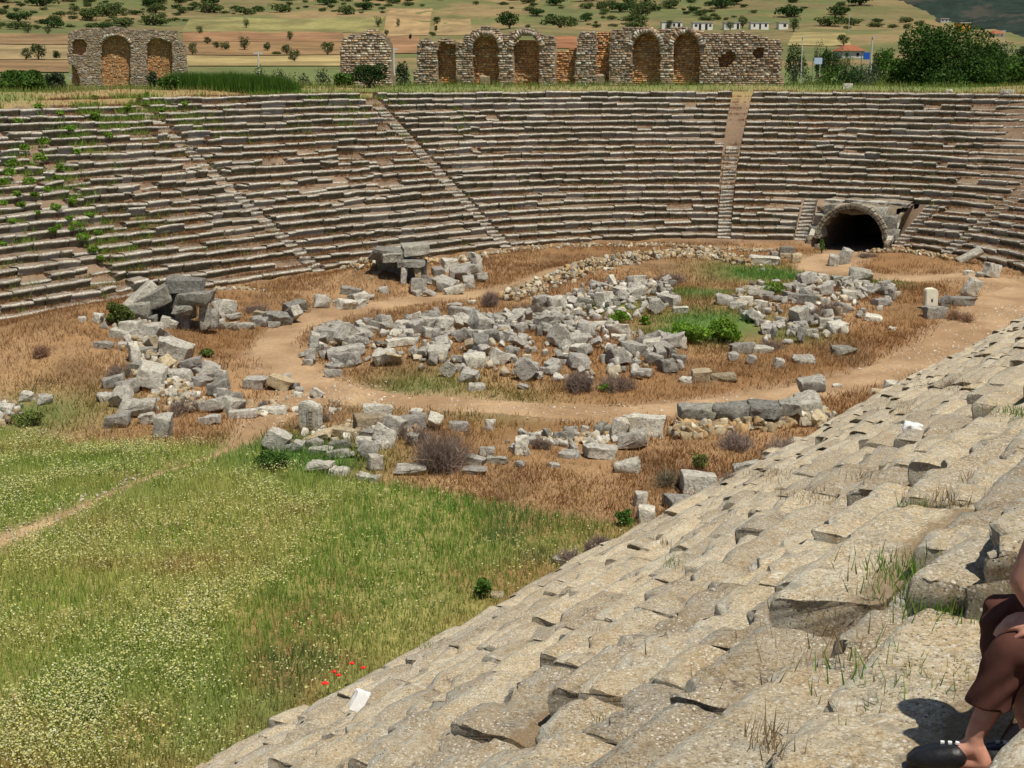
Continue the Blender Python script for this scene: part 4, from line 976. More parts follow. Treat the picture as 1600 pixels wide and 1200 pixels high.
# ---------------------------------------------------------------- two collapsed stone shelters under the seats
def shelter(name, label, px, py, parts):
    g = ground(px, py); e = empty(name, g); tag(e, label, 'stone shelter')
    for (nm_, kd_, dx, dy, dz, sx, sy, sz, rx, ry, rz, mt) in parts: rock(nm_, kd_, (sx, sy, sz), (dx, dy, dz), (rx, ry, rz), mt, e)
    return e
shelter('stone_shelter', 'ruined stone shelter of flat slabs balanced on two short posts', 638, 444, [
    ('post', 'upright', -.22, 0, .42, .30, .55, 1.0, 0, .05, .1, M_WHITE), ('post', 'upright', .50, .05, .42, .32, .5, .95, 0, -.06, 0, M_TAN),
    ('lintel', 'bar', .15, .1, 1.02, 1.30, .75, .34, 0, .02, .05, M_DARK), ('cap_slab', 'chunk', -.95, .7, 1.45, 1.65, 1.5, .55, .05, .06, -.1, M_DARK), ('cap_slab', 'bar', -.75, -.1, 1.32, .95, .5, .42, 0, -.05, .1, M_DARK),
    ('cap_slab', 'chunk', .25, .9, 1.62, 1.25, 1.2, .5, 0, -.05, .1, M_DARK), ('rear_block', 'chunk', .1, 1.3, .6, 1.3, .8, 1.2, 0, 0, 0, M_DARK), ('rear_block', 'chunk', -1.0, 1.6, .75, 1.2, .9, .9, 0, 0, 0, M_DARK)])
shelter('stone_shelter', 'collapsed shelter of heaped grey boulders beside the green bush', 272, 512, [
    ('leaning_slab', 'bar', -1.35, .35, 1.15, 1.5, .8, .5, .1, -.75, .2, M_ROCK), ('leaning_slab', 'chunk', -.75, .2, 1.15, 1.35, .9, .65, .1, -.5, .1, M_DARK), ('block', 'chunk', -1.35, -.25, .72, 1.1, .8, .62, 0, -.15, 0, M_DARK), ('block', 'slab', -1.2, -.3, .34, 1.15, .7, .26, 0, -.12, 0, M_DARK),
    ('cap_block', 'chunk', .35, .6, 1.62, 1.35, .9, .55, 0, .06, 0, M_DARK), ('cap_block', 'chunk', .85, .2, 1.15, 1.4, 1.1, .52, 0, -.08, -.1, M_DARK), ('block', 'chunk', .42, .1, .72, .75, .8, .38, 0, .05, 0, M_DARK),
    ('post', 'upright', 1.22, .1, .45, .42, .5, 1.05, 0, .05, 0, M_DARK), ('post', 'upright', .35, .15, .28, .5, .5, .7, 0, 0, 0, M_ROCK), ('post', 'upright', 1.55, .3, .3, .3, .4, .75, 0, .12, 0, M_WHITE), ('rear_block', 'chunk', -.3, 1.1, .7, 1.6, .8, 1.3, 0, 0, 0, M_DARK), ('block', 'chunk', -.2, -.1, .2, .7, .6, .5, 0, .3, 0, M_ROCK)])
for i, (px, py, w_, h_) in enumerate([(340, 514, 22, 16), (362, 516, 20, 14), (384, 514, 26, 12), (405, 510, 26, 16), (425, 512, 22, 12)]):
    px_rock(px, py, w_, h_, 'chunk', M_ROCK, ['grey block first right of the collapsed boulder shelter', 'grey block second right of the collapsed boulder shelter', 'low grey block third right of the collapsed boulder shelter', 'pale-topped block fourth right of the collapsed boulder shelter', 'grey block fifth right of the collapsed boulder shelter'][i])
px_rock(1, 1, 1, 1, 'chunk') if False else None
g = ground(282, 452); o = rock('stone_block', 'chunk', (.75, .6, .5), (g.x, g.y, g.z + .3), (0, 0, .1), M_TAN); tag(o, 'cream cube-like block sitting on the seat edge above the collapsed boulder shelter', 'stone block', G_PILE)
# carved stele and white stele
def stele(label, px, py, w_, h_, yaw, carved):
    g = ground(px, py); W = w_ * g.y / F; H = h_ * g.y / F; e = empty('stele', g, yaw); tag(e, label, 'stele')
    bm = bmesh.new(); ol = [(-.5, 0), (.5, 0), (.5, .80), (.42, .92), (.25, .985), (0, 1.0), (-.3, .99), (-.5, .93)] if not carved else [(-.5, 0), (.5, 0), (.5, .82), (.3, .88), (.05, .97), (-.2, 1.0), (-.45, .97), (-.5, .9)]
    fr = [bm.verts.new((x * W, -W * .3, z * H)) for x, z in ol]; bk = [bm.verts.new((x * W, W * .3, z * H)) for x, z in ol]
    bm.faces.new(fr); bm.faces.new(bk[::-1])
    for i in range(len(ol)): j = (i + 1) % len(ol); bm.faces.new((fr[j], fr[i], bk[i], bk[j]))
    bmesh.ops.recalc_face_normals(bm, faces=bm.faces)
    bmesh.ops.bevel(bm, geom=list(bm.edges), offset=.03, segments=2, affect='EDGES'); bm_obj('shaft', bm, flat_mat('cream_marble', (.74, .71, .56), .8, .14, 5) if not carved else M_ROCK, e, smooth=40)
    if carved:
        for k in range(2):
            bm = bmesh.new(); bm_box(bm, (W * (.04 + .26 * k), -W * .3 - .012, H * .42), (.035, .05, H * .74), 0, .004); bm_obj('moulding', bm, M_WHITE, e)
        bm = bmesh.new(); bm_box(bm, (W * .17, -W * .3 + .004, H * .42), (W * .11, .05, H * .72))
        for k in range(6): bm_box(bm, (W * .17, -W * .3 - .010, H * (.1 + .125 * k)), (W * .13, .06, H * .08), .0, .012)
        bm_obj('carved_relief', bm, M_TAN, e)
    else:
        bm = bmesh.new(); bm_box(bm, (0, -W * .3 + .02, H * .45), (W * .13, .06, H * .13)); bm_obj('slot', bm, M_OPEN, e)
    return e
stele('tall carved stele of grey stone with a ribbed edge, upright beside the path', 486, 671, 34, 47, -.35, True)
stele('white upright stele with a rounded top and a small dark slot', 1453, 484, 20, 35, .1, False)
# ---------------------------------------------------------------- grasses and herbs
def blades(name, label, P, H, Wd, C, lean=.35, kind='stuff', mat=None, cat='grass'):
    """One mesh of narrow tapering blades standing on the points P."""
    n = len(P); a = RG.uniform(0, 2 * PI, n); b = RG.uniform(0, 2 * PI, n); ln = RG.uniform(.1, 1, n) * lean
    dx, dy = np.cos(a) * Wd * .5, np.sin(a) * Wd * .5
    lo = P.copy(); lo[:, 2] -= .02
    v0 = lo + np.stack([dx, dy, dx * 0], 1); v1 = lo - np.stack([dx, dy, dx * 0], 1)
    tip = P + np.stack([np.cos(b) * ln * H, np.sin(b) * ln * H, H], 1)
    V = np.stack([v0, v1, tip], 1).reshape(-1, 3); f = np.arange(3 * n).reshape(-1, 3)
    o = mesh_np(name, V, f, mat or M_BLADE, col=np.repeat(C, 3, 0)); tag(o, label, cat, kind=kind); return o
def scatter(n, D0, D1, a0, a1, keep):
    A = np.radians(RG.uniform(a0, a1, n)); D = RG.uniform(D0, D1, n); x, y = D * np.sin(A), D * np.cos(A); k = keep(x, y); return x[k], y[k]
def clump(x, y, m, sd):
    x = np.repeat(x, m) + RG.normal(0, sd, len(x) * m); y = np.repeat(y, m) + RG.normal(0, sd, len(y) * m); return x, y
pal = lambda n, *cs: np.array(cs)[RG.integers(0, len(cs), n)] * RG.uniform(.7, 1.3, (n, 1))
# meadow in the foreground
def in_meadow(x, y): return inpoly(x, y, meadow) & (dist_out(x, y) < -.05) & (path_dist(x, y) > RG.normal(.25, .35, x.shape))
x, y = scatter(95000, 15, 52, -27, 16, in_meadow); x, y = clump(x, y, 3, .07); z = zfun(x, y)
n1 = fbm2(x, y, 5, 21, 4); n2 = fbm2(x, y, 2.0, 31, 3); n3 = fbm2(x, y, 11, 41, 3)
flower_side = sstep(.5, -1.5, x - (-6.2 + (y - 20) * .12) + (n3 - .5) * 9)          # the yellow, flowery side
C = lerp((.115, .245, .04), (.19, .29, .06), sstep(.4, .6, n1)); C = lerp(C, lerp((.25, .315, .07), (.36, .375, .11), sstep(.4, .6, n2)), flower_side * .85)
C = lerp(C, (.34, .22, .095), sstep(.50, .62, n3 * .55 + n2 * .45) * .85); C = lerp(C, (.07, .19, .045), sstep(.62, .7, n2) * (1 - flower_side) * .8)
edge = np.exp(-np.maximum(-dist_out(x, y) - .3, 0) / 1.6); C = lerp(C, (.36, .25, .11), edge * .55)
C = C * RG.uniform(.8, 1.7, (len(x), 1)); H = RG.uniform(.10, .30, len(x)) * (.7 + .9 * n2) * (1 - .5 * edge)
blades('meadow_grass', 'lush green and yellow meadow grass filling the near end of the arena', np.stack([x, y, z], 1), H, RG.uniform(.014, .032, len(x)), C, .5)
def flowers(name, label, n, dens, cols, size, hh):
    x, y = scatter(n, 16, 50, -27, 14, in_meadow); m = fbm2(x, y, 1.3, 77, 3); m3 = fbm2(x, y, 11, 41, 3)
    fs = sstep(.5, -1.5, x - (-6.2 + (y - 20) * .12) + (m3 - .5) * 9) * (.25 + .75 * sstep(.30, .60, fbm2(x, y, 4.5, 177, 3))); k = RG.random(len(x)) < dens * sstep(.38, .64, m) * (.08 + fs); x, y = x[k], y[k]; x, y = clump(x, y, 3, .16)
    P = np.stack([x, y, zfun(x, y) + RG.uniform(.6, 1, len(x)) * hh], 1); n = len(P); s = RG.uniform(.6, 1.3, n) * size
    t = RG.normal(0, .35, (n, 3)); t[:, 2] = 1; t /= np.linalg.norm(t, axis=1)[:, None]; u = np.cross(t, RG.normal(0, 1, (n, 3))); u /= np.linalg.norm(u, axis=1)[:, None]; w = np.cross(t, u)
    V = np.stack([P + u * s[:, None], P + w * s[:, None], P - u * s[:, None], P - w * s[:, None]], 1).reshape(-1, 3)
    tag(mesh_np(name, V, np.arange(4 * n).reshape(-1, 4), M_BLADE, col=np.repeat(pal(n, *cols), 4, 0)), label, 'wildflowers', kind='stuff')
flowers('daisies', 'countless small white daisies over the yellow side of the meadow', 62000, .95, [(.62, .62, .34), (.58, .58, .28), (.68, .68, .46)], .017, .38)
flowers('yellow_flowers', 'countless tiny yellow flower heads over the meadow', 60000, .95, [(.58, .55, .20), (.56, .55, .24), (.52, .52, .18)], .022, .34)
# rust coloured dry grass on the arena floor
def in_dry(x, y): d = dist_out(x, y); return ~inpoly(x, y, meadow) & (d < .6) & (path_dist(x, y) > RG.normal(.12, .18, x.shape))
x, y = scatter(115000, 24, 95, -26, 22, in_dry); k = fbm2(x, y, 2.5, 97, 3) > RG.uniform(.20, .52, len(x)); x, y = x[k], y[k]; x, y = clump(x, y, 4, .13); z = zfun(x, y)
n1 = fbm2(x, y, 5, 21, 4); n2 = fbm2(x, y, 1.6, 31, 3); g = green_field(x, y)
C = lerp((.25, .125, .05), (.35, .21, .095), sstep(.35, .65, n1)); C = lerp(C, (.25, .15, .075), sstep(.52, .68, n2) * .7); C = lerp(C, (.52, .37, .17), sstep(.6, .75, 1 - n2) * .5)
C = lerp(C, (.10, .22, .04), np.clip(g * 1.5, 0, 1) * (RG.random(len(x)) < .9)); C = C * RG.uniform(.7, 1.3, (len(x), 1))
H = RG.uniform(.07, .24, len(x)) * (.6 + .9 * n2) * (1 + .5 * np.clip(g, 0, 1))
blades('dry_grass', 'rust coloured dry grass covering the arena floor', np.stack([x, y, z], 1), H, RG.uniform(.015, .04, len(x)), C, 1.1)
# the bank above the seats
def on_bank(x, y): d = dist_out(x, y); return (d > 15.9) & (d < 31) & (y > 30)
x, y = scatter(60000, 68, 132, -24, 23, on_bank); z = zfun(x, y); d = dist_out(x, y); n1 = fbm2(x, y, 6, 21, 4); n2 = fbm2(x, y, 2, 31, 3)
C = lerp((.40, .26, .11), (.16, .22, .05), sstep(.40, .56, n1 + .06 * (d - 18))); C = lerp(C, (.30, .30, .11), sstep(.5, .7, n2) * .6) * RG.uniform(.7, 1.3, (len(x), 1))
blades('bank_grass', 'green and straw coloured grass on the bank above the far seats', np.stack([x, y, z], 1), RG.uniform(.15, .5, len(x)) * (.5 + n2) * sstep(15.5, 18, d), RG.uniform(.03, .07, len(x)), C, .6)
# weeds on the far tiers
n = 78000; s = RG.uniform(S_END, S_FAR, n); kk = RG.integers(0, 23, n); q = RG.uniform(.40, .72, n); P2 = opos(s, kk * T + q)
m = fbm2(P2[:, 0], P2[:, 1], 3.0, 111, 3); keep = m > RG.uniform(.32, .66, n); keep &= ~((np.abs(s - s_tun) < 2.9) & (kk < 6)); s, kk, P2 = s[keep], kk[keep], P2[keep]
px, py = project(P2[:, 0], P2[:, 1], .4 + RF * kk)
lf = sstep(330, 60, px + 60 * (fbm2(P2[:, 0], P2[:, 1], 2, 5, 2) - .5)) * sstep(480, 380, py); up = sstep(235, 165, py) * sstep(900, 500, px)
isg = RG.random(len(px)) < np.clip(lf * .85 + up * .6, 0, .92) * sstep(.44, .56, fbm2(P2[:, 0], P2[:, 1], 1.2, 9, 2)) + .015
m_ = 6; idx = np.repeat(np.arange(len(px)), m_); x = P2[idx, 0] + RG.normal(0, .09, len(idx)); y = P2[idx, 1] + RG.normal(0, .09, len(idx)); z = .40 + RF * kk[idx] + 0 * x
C = np.where(isg[idx][:, None], pal(len(idx), (.14, .25, .04), (.20, .32, .05), (.26, .30, .07)), pal(len(idx), (.27, .14, .06), (.34, .18, .08), (.22, .125, .065), (.27, .17, .09)))
blades('tier_weeds', 'dry and green weeds rooted along the far stone tiers', np.stack([x, y, z], 1), RG.uniform(.06, .20, len(idx)) * np.where(isg[idx], 2.2, 1), RG.uniform(.02, .045, len(idx)), C, .8, cat='weeds')
# weeds between the near blocks
n = 1500; a = RG.uniform(3, 50, n); kk = RG.integers(2, 23, n); q = RG.uniform(.60, .72, n); p = 15.6 - kk * T - q; k = fbm2(a, p, 1.1, 131, 2) > .58; a, kk, p = a[k], kk[k], p[k]
P2 = a[:, None] * AX + p[:, None] * NX; idx = np.repeat(np.arange(len(a)), 9); x = P2[idx, 0] + RG.normal(0, .05, len(idx)); y = P2[idx, 1] + RG.normal(0, .05, len(idx)); z = .395 + RN * kk[idx]
C = pal(len(idx), (.12, .22, .04), (.20, .26, .06), (.38, .26, .12), (.34, .22, .10), (.42, .33, .16)); C = np.where((fbm2(x, y, 2, 8, 2) > .5)[:, None], C, pal(len(idx), (.36, .24, .12), (.42, .31, .16)))
hx, hy, hz, hc = [], [], [], []
for px, py, zz, sp, m, g_ in [(1465, 940, 8.38, .16, 260, 1), (1490, 955, 8.38, .14, 160, 1), (1440, 925, 8.38, .06, 110, 1), (1405, 890, 8.0, .14, 180, 1), (1280, 935, 7.6, .05, 70, 1), (1330, 1030, 8.0, .30, 160, 0), (1400, 1065, 8.0, .16, 150, 1), (1440, 800, 8.0, .05, 60, 0), (1433, 800, 8.0, .1, 120, 1), (1590, 645, 8.4, .16, 160, 1), (1480, 785, 8.4, .12, 90, 0), (1205, 1160, 7.6, .06, 60, 0), (1265, 775, 6.8, .18, 120, 0), (1210, 740, 6.4, .2, 120, 0), (830, 870, 1.5, .25, 140, 0), (1015, 755, 3.6, .2, 90, 0), (1050, 880, 5.2, .08, 40, 1), (1350, 745, 7.2, .12, 60, 0), (1420, 640, 5.2, .4, 200, 0), (1500, 605, 4.6, .4, 200, 0), (1230, 745, 5.2, .3, 160, 0), (670, 1010, 1.2, .12, 60, 1), (1040, 850, 4.8, .1, 40, 0)]:
    c_ = near_hit(px, py); zz = c_[2]; hx.append(RG.normal(c_[0], sp, m)); hy.append(RG.normal(c_[1], sp, m)); hz.append(np.full(m, zz)); hc.append(pal(m, (.10, .22, .03), (.16, .28, .05), (.22, .28, .07)) if g_ else pal(m, (.34, .24, .12), (.42, .32, .17), (.26, .19, .11)))
x = np.concatenate([x] + hx); y = np.concatenate([y] + hy); z = np.concatenate([z] + hz); C = np.concatenate([C] + hc); idx = np.arange(len(x))
blades('crevice_weeds', 'small dry and green weeds rooted in the joints of the near seats', np.stack([x, y, z], 1), RG.uniform(.03, .13, len(idx)), RG.uniform(.004, .012, len(idx)), C, .8, cat='weeds')
# ---------------------------------------------------------------- shrubs and trees
def leaf_cloud(n, lobes, size, cols, rng, flat_=.0):
    """n small leaf faces in the shells of the lobes (centre, radii): positions, faces, colours."""
    L_ = np.array([[*c, *r] for c, r in lobes]); wv = (L_[:, 3:].prod(1)) ** (2 / 3); pick = rng.choice(len(L_), n, p=wv / wv.sum())
    v = rng.normal(0, 1, (n, 3)); v /= np.linalg.norm(v, axis=1)[:, None]; r = rng.uniform(.35, 1.05, n) ** .5
    P = L_[pick, :3] + v * r[:, None] * L_[pick, 3:]
    u = rng.normal(0, 1, (n, 3)); u /= np.linalg.norm(u, axis=1)[:, None]; w = np.cross(u, rng.normal(0, 1, (n, 3))); w /= np.linalg.norm(w, axis=1)[:, None]
    s = size * rng.uniform(.6, 1.35, (n, 1))
    V = np.stack([P - u * s, P + w * s * .55, P + u * s, P - w * s * .55], 1).reshape(-1, 3)
    tone = rng.uniform(.75, 1.25, len(L_))[pick]; C = np.array(cols)[rng.integers(0, len(cols), n)] * (tone * rng.uniform(.7, 1.3, n))[:, None]
    return V, np.arange(4 * n).reshape(-1, 4), np.repeat(C, 4, 0)
def lobes_of(w, d, h, z0, k, rng, core=.36):
    out = [((0, 0, z0 + h * .48), (w * core, d * core, h * (core + .05)))]
    for _ in range(k):
        a = rng.uniform(0, 2 * PI); rr = rng.uniform(.15, .34); zz = rng.uniform(.2, .84); sh = 1.15 - .75 * abs(zz - .45)
        rad = rng.uniform(.12, .24); out.append(((math.cos(a) * w * rr * sh, math.sin(a) * d * rr * sh, z0 + h * zz), (w * rad, d * rad, h * rad * .9)))
    return out
GREENS = {'dark': [(.036, .072, .022), (.048, .09, .027), (.062, .105, .034)], 'big': [(.04, .088, .02), (.052, .105, .024), (.066, .12, .03)], 'mid': [(.05, .11, .02), (.07, .14, .028), (.09, .15, .035)], 'grey': [(.07, .095, .05), (.09, .115, .062), (.055, .08, .04)], 'bright': [(.10, .22, .025), (.15, .28, .035), (.22, .30, .05)], 'scrub': [(.075, .11, .034), (.09, .125, .042), (.11, .14, .05)], 'olive': [(.10, .13, .035), (.14, .17, .045), (.08, .11, .03)]}
def tree_mesh_objs(name, w, d, h, n, leaf, tone, seed, trunk=.07, root=None):
    rng = np.random.default_rng(seed); e = root or empty(name)
    V, f, C = leaf_cloud(n, lobes_of(w, d, h * (1 - trunk), h * trunk, 15, rng, .45 if tone == 'big' else .36), leaf, GREENS[tone], rng)
    mesh_np('crown', V, f, M_LEAF, e, col=C)
    bm = bmesh.new(); r = .03 * h + .03
    tube(bm, [(0, 0, -.3), (.02 * w, 0, h * trunk), (0, .02 * w, h * .6)], [r * 1.3, r, r * .3])
    for i in range(5):
        a = i * 1.26 + rng.uniform(0, .6); tube(bm, [(0, 0, h * trunk * .8), (math.cos(a) * w * .15, math.sin(a) * d * .15, h * .42), (math.cos(a) * w * .3, math.sin(a) * d * .3, h * .66)], [r * .6, r * .4, r * .12], 6)
    bm_obj('trunk', bm, M_BARK, e); return e
TREES = {}
def tree(label, px, D, ytop, wpx, tone, py=None, n=1500, name='tree', group=None, leaf=None, seed=None):
    if py is not None: g = ground(px, py); D = math.hypot(g.x, g.y)
    else:
        u = (px - 800) / F; D2 = D; g = Vector((u * D2, D2, gz(u * D2, D2)))
    ztop = EYE + (YH - ytop) / F * g.y; h = max(.8, ztop - g.z); w = wpx / F * g.y
    e = tree_mesh_objs(name, w, w * .85, h, n, leaf or max(.10, w * .035), tone, seed or int(px * 7 + D))
    e.location = g; tag(e, label, 'tree' if name == 'tree' else 'shrub', group); return e
tree('huge round dark green tree just beyond the bank at right', 1478, 134, 36, 172, 'big', n=34000, leaf=.14, seed=5)
for a in [('bushy green tree at the left foot of the huge round tree', 1402, 140, 84, 84, 'mid', 3600), ('grey-green thicket in front of the red-roofed house', 1335, 150, 96, 66, 'grey', 2400), ('mid green thicket left of the lamp pole', 1290, 160, 99, 60, 'mid', 2000), ('pale green bush low before the huge round tree, at its left', 1375, 136, 104, 54, 'olive', 1600), ('dark tree filling the right edge of the photo, beside the huge round tree', 1575, 140, 84, 78, 'mid', 3000),
          ('small green tree behind the right shoulder of the huge round tree', 1546, 150, 76, 60, 'dark', 2000), ('tree at the far right edge above the last seats', 1615, 136, 92, 60, 'mid', 2000), ('grey-green bush between the masonry ruin and the dark round bush', 1240, 142, 96, 44, 'grey', 1400),
          ('bright green bush right of the masonry ruin', 1262, 138, 104, 58, 'mid', 1700), ('dark round bush in front of the pale blue sheet', 1312, 146, 97, 56, 'dark', 2200), ('grey-green tree below the red-roofed house', 1350, 165, 92, 44, 'grey', 1500), ('dark tree against the end of the masonry ruin', 1232, 220, 62, 40, 'dark', 1700),
          ('dark tree left of the red-roofed house, taller of two', 1283, 235, 72, 50, 'dark', 1800), ('small palm-like dark tree above the tree clump by the ruin', 1265, 250, 61, 16, 'dark', 700), ('green tree close at the left wall of the red-roofed house', 1307, 240, 73, 24, 'mid', 900),
          ('rounded green tree right of the lamp pole', 1368, 225, 74, 52, 'mid', 1700), ('olive tree between the lamp pole and the huge round tree', 1398, 180, 82, 54, 'olive', 1700), ('pale tree behind the red-roofed house wall', 1330, 190, 97, 40, 'grey', 1100),
          ('olive-green trees far right behind the huge tree', 1580, 210, 66, 60, 'grey', 1500), ('grey tree low at the right edge behind the huge tree', 1540, 260, 62, 50, 'grey', 1200), ('dark tree clump right of the huge tree top', 1605, 240, 60, 44, 'dark', 1200)]:
    tree(*a[:6], n=a[6], group='trees and bushes beyond the right bank')
for a in [('large leafy bush at the far left on the bank', 50, 94, 106, 92, 'mid', 3000), ('bush cut by the left edge on the bank', -8, 94, 114, 60, 'dark', 1600), ('dull green bush tight against the left side of the left ruin', 100, 97, 113, 48, 'grey', 1500), ('green bush before the right niche of the left ruin', 274, 92, 117, 42, 'mid', 1500),
          ('grey-green bush standing inside the right niche of the left ruin', 250, 96, 108, 16, 'grey', 500), ('dark bush at the foot of the middle ruin', 582, 103, 100, 56, 'dark', 2000), ('smaller bush left of the one at the foot of the middle ruin', 544, 104, 113, 36, 'mid', 1200),
          ('dark bush between the middle ruin and the arcade', 632, 118, 90, 30, 'grey', 1000), ('grey bush peeping over the reeds, right of the concrete pole', 442, 125, 100, 44, 'grey', 1300), ('grey bush third left of the middle ruin', 478, 125, 102, 44, 'grey', 1300), ('grey bush right beside the middle ruin, at its left', 512, 125, 99, 40, 'grey', 1300), ('bush behind the reeds by the concrete pole', 420, 118, 97, 36, 'dark', 1300)]:
    tree(*a[:6], n=a[6], name='shrub', group='bushes along the bank')
x = []; V0 = []
for i in range(11):          # tall reed-like bank shrub, one long thicket
    u = 296 + i * 15.5; V0.append((u, 95 + random.uniform(-.6, .6)))
pts = np.array([((u - 800) / F * D, D) for u, D in V0]); idx = np.repeat(np.arange(len(pts)), 1500)
P = np.stack([pts[idx, 0] + RG.normal(0, .5, len(idx)), pts[idx, 1] + RG.normal(0, .5, len(idx)), 0 * idx], 1); P[:, 2] = zfun(P[:, 0], P[:, 1])
blades('reeds', 'long thicket of tall green reeds on the bank between the left and middle ruins', P, RG.uniform(.6, 1.45, len(P)) * (.65 + .5 * fbm2(P[:, 0], P[:, 1], 1.5, 3, 2)), RG.uniform(.03, .06, len(P)), pal(len(P), (.06, .15, .02), (.10, .20, .03), (.08, .13, .03)), .3, cat='reeds')
FT = 'trees on the plain beyond the bank'
for lb, px, py, yt, w_, tn in [('round tree of a pair at the far left of the tan field', 60, 94, 68, 30, 'dark'), ('darker left tree of the pair at the far left', 41, 95, 75, 20, 'dark'), ('small bush right of the pair at the far left', 88, 92, 79, 14, 'dark'), ('small pale tree above the pair at the far left', 75, 54, 42, 14, 'scrub'), ('bush on the slope left of the left ruin top', 44, 52, 40, 18, 'scrub'), ('bushy tree right after the left ruin, on the brown field', 301, 87, 66, 18, 'dark'),
        ('tree at the middle of the hedge on the brown field', 324, 70, 59, 14, 'dark'), ('biggest tree of the hedge on the brown field', 382, 79, 57, 20, 'dark'), ('low bush in the hedge left of its biggest tree', 352, 78, 66, 20, 'scrub'), ('low bush in the hedge, second left of its biggest tree', 338, 76, 66, 14, 'scrub'), ('first tree right of the biggest hedge tree', 418, 80, 66, 14, 'dark'),
        ('tall-stemmed small tree on the upper brown field', 453, 64, 50, 12, 'dark'), ('dark round tree above the concrete pole', 448, 86, 69, 18, 'dark'), ('tree leaning over the yellow field', 460, 97, 77, 22, 'dark'), ('squarish dark tree above the yellow field', 512, 87, 66, 24, 'dark'), ('low bush in the hedge right of the leaning tree', 432, 86, 80, 16, 'scrub'), ('single small tree in the pale green field', 385, 44, 30, 11, 'dark'), ('small dark bush at the edge of the pale green field', 312, 53, 43, 13, 'dark'),
        ('dark tree above the middle ruin', 591, 43, 28, 13, 'dark'), ('small tree in the striped tan field', 622, 43, 32, 7, 'dark'), ('round bush right above the middle ruin', 604, 56, 48, 9, 'scrub'), ('tiny tree on the red field right of the middle ruin', 641, 62, 55, 5, 'dark'), ('bush at the right edge of the striped field', 683, 38, 29, 16, 'dark'), ('pointed little tree near the arcade top left', 681, 50, 42, 6, 'dark'), ('low bush near the arcade top left', 676, 57, 51, 14, 'scrub'),
        ('dark broad tree above the first tall arches', 796, 45, 22, 44, 'dark'), ('small bush right of the dark broad tree above the arches', 824, 46, 40, 10, 'scrub'), ('green tree between the two right-hand white huts', 1160, 44, 27, 20, 'dark'), ('tree in front of the first white hut', 1046, 47, 34, 14, 'dark'), ('tree at the right end of the white huts', 1240, 50, 27, 22, 'dark'), ('bush before the third white hut', 1141, 47, 36, 16, 'scrub'), ('dark tree on the rocky slope above the lamp pole', 1318, 72, 55, 22, 'scrub')]:
    tree(lb, px, 0, yt, w_, tn, py=py, n=1100, group=FT)
# scrub on the hillside: a few bushes copied
SCR = [tree_mesh_objs('scrub_bush', 1, .9, .42, 620, .045, t, 900 + i, .02) for i, t in enumerate(['scrub', 'scrub', 'dark', 'scrub', 'dark'])]
SL_LAB = 'low dark green scrub bush dotted over the dry hillside'; G_SCR = 'scrub bushes on the hillside'
n = 0; tries = 0; used = set(); spots = []
while n < 292 and tries < 20000:
    tries += 1
    px = random.uniform(-60, 1470); py = random.uniform(-16, 46)
    lim = 50 if px < 290 else 24 if px < 600 else 12 if px < 680 else 28 if px < 850 else 44 if px < 1030 else 32 if px < 1240 else 46
    if py > lim or (px > 1330 and py < (px - 1330) * .42 - 6): continue
    if fbm2(np.array([px]), np.array([py * 3.0]), 70, 7, 3)[0] < random.uniform(.33, .56): continue
    w_ = random.choice([12, 18, 24, 30, 40, 50]) * random.uniform(.8, 1.2)
    if any(abs(px - a) < (w_ + c) * .36 and abs(py - b) < 4 for a, b, c in spots): continue
    g = ground(px, py)
    if g.y > 1500: continue
    i = random.randrange(5); e = SCR[i] if i not in used else copy_tree(SCR[i]); used.add(i)
    W = w_ * g.y / F; e.location = g; e.scale = (W, W * random.uniform(.7, 1.1), W * random.uniform(.55, .95)); e.rotation_euler = (0, 0, random.uniform(0, 6.28)); tag(e, SL_LAB, 'bush', G_SCR); spots.append((px, py, w_)); n += 1
for i in range(5):
    if i not in used: g = ground(300 + 60 * i, 8); SCR[i].location = g; SCR[i].scale = (8, 7, 6); tag(SCR[i], SL_LAB, 'bush', G_SCR)
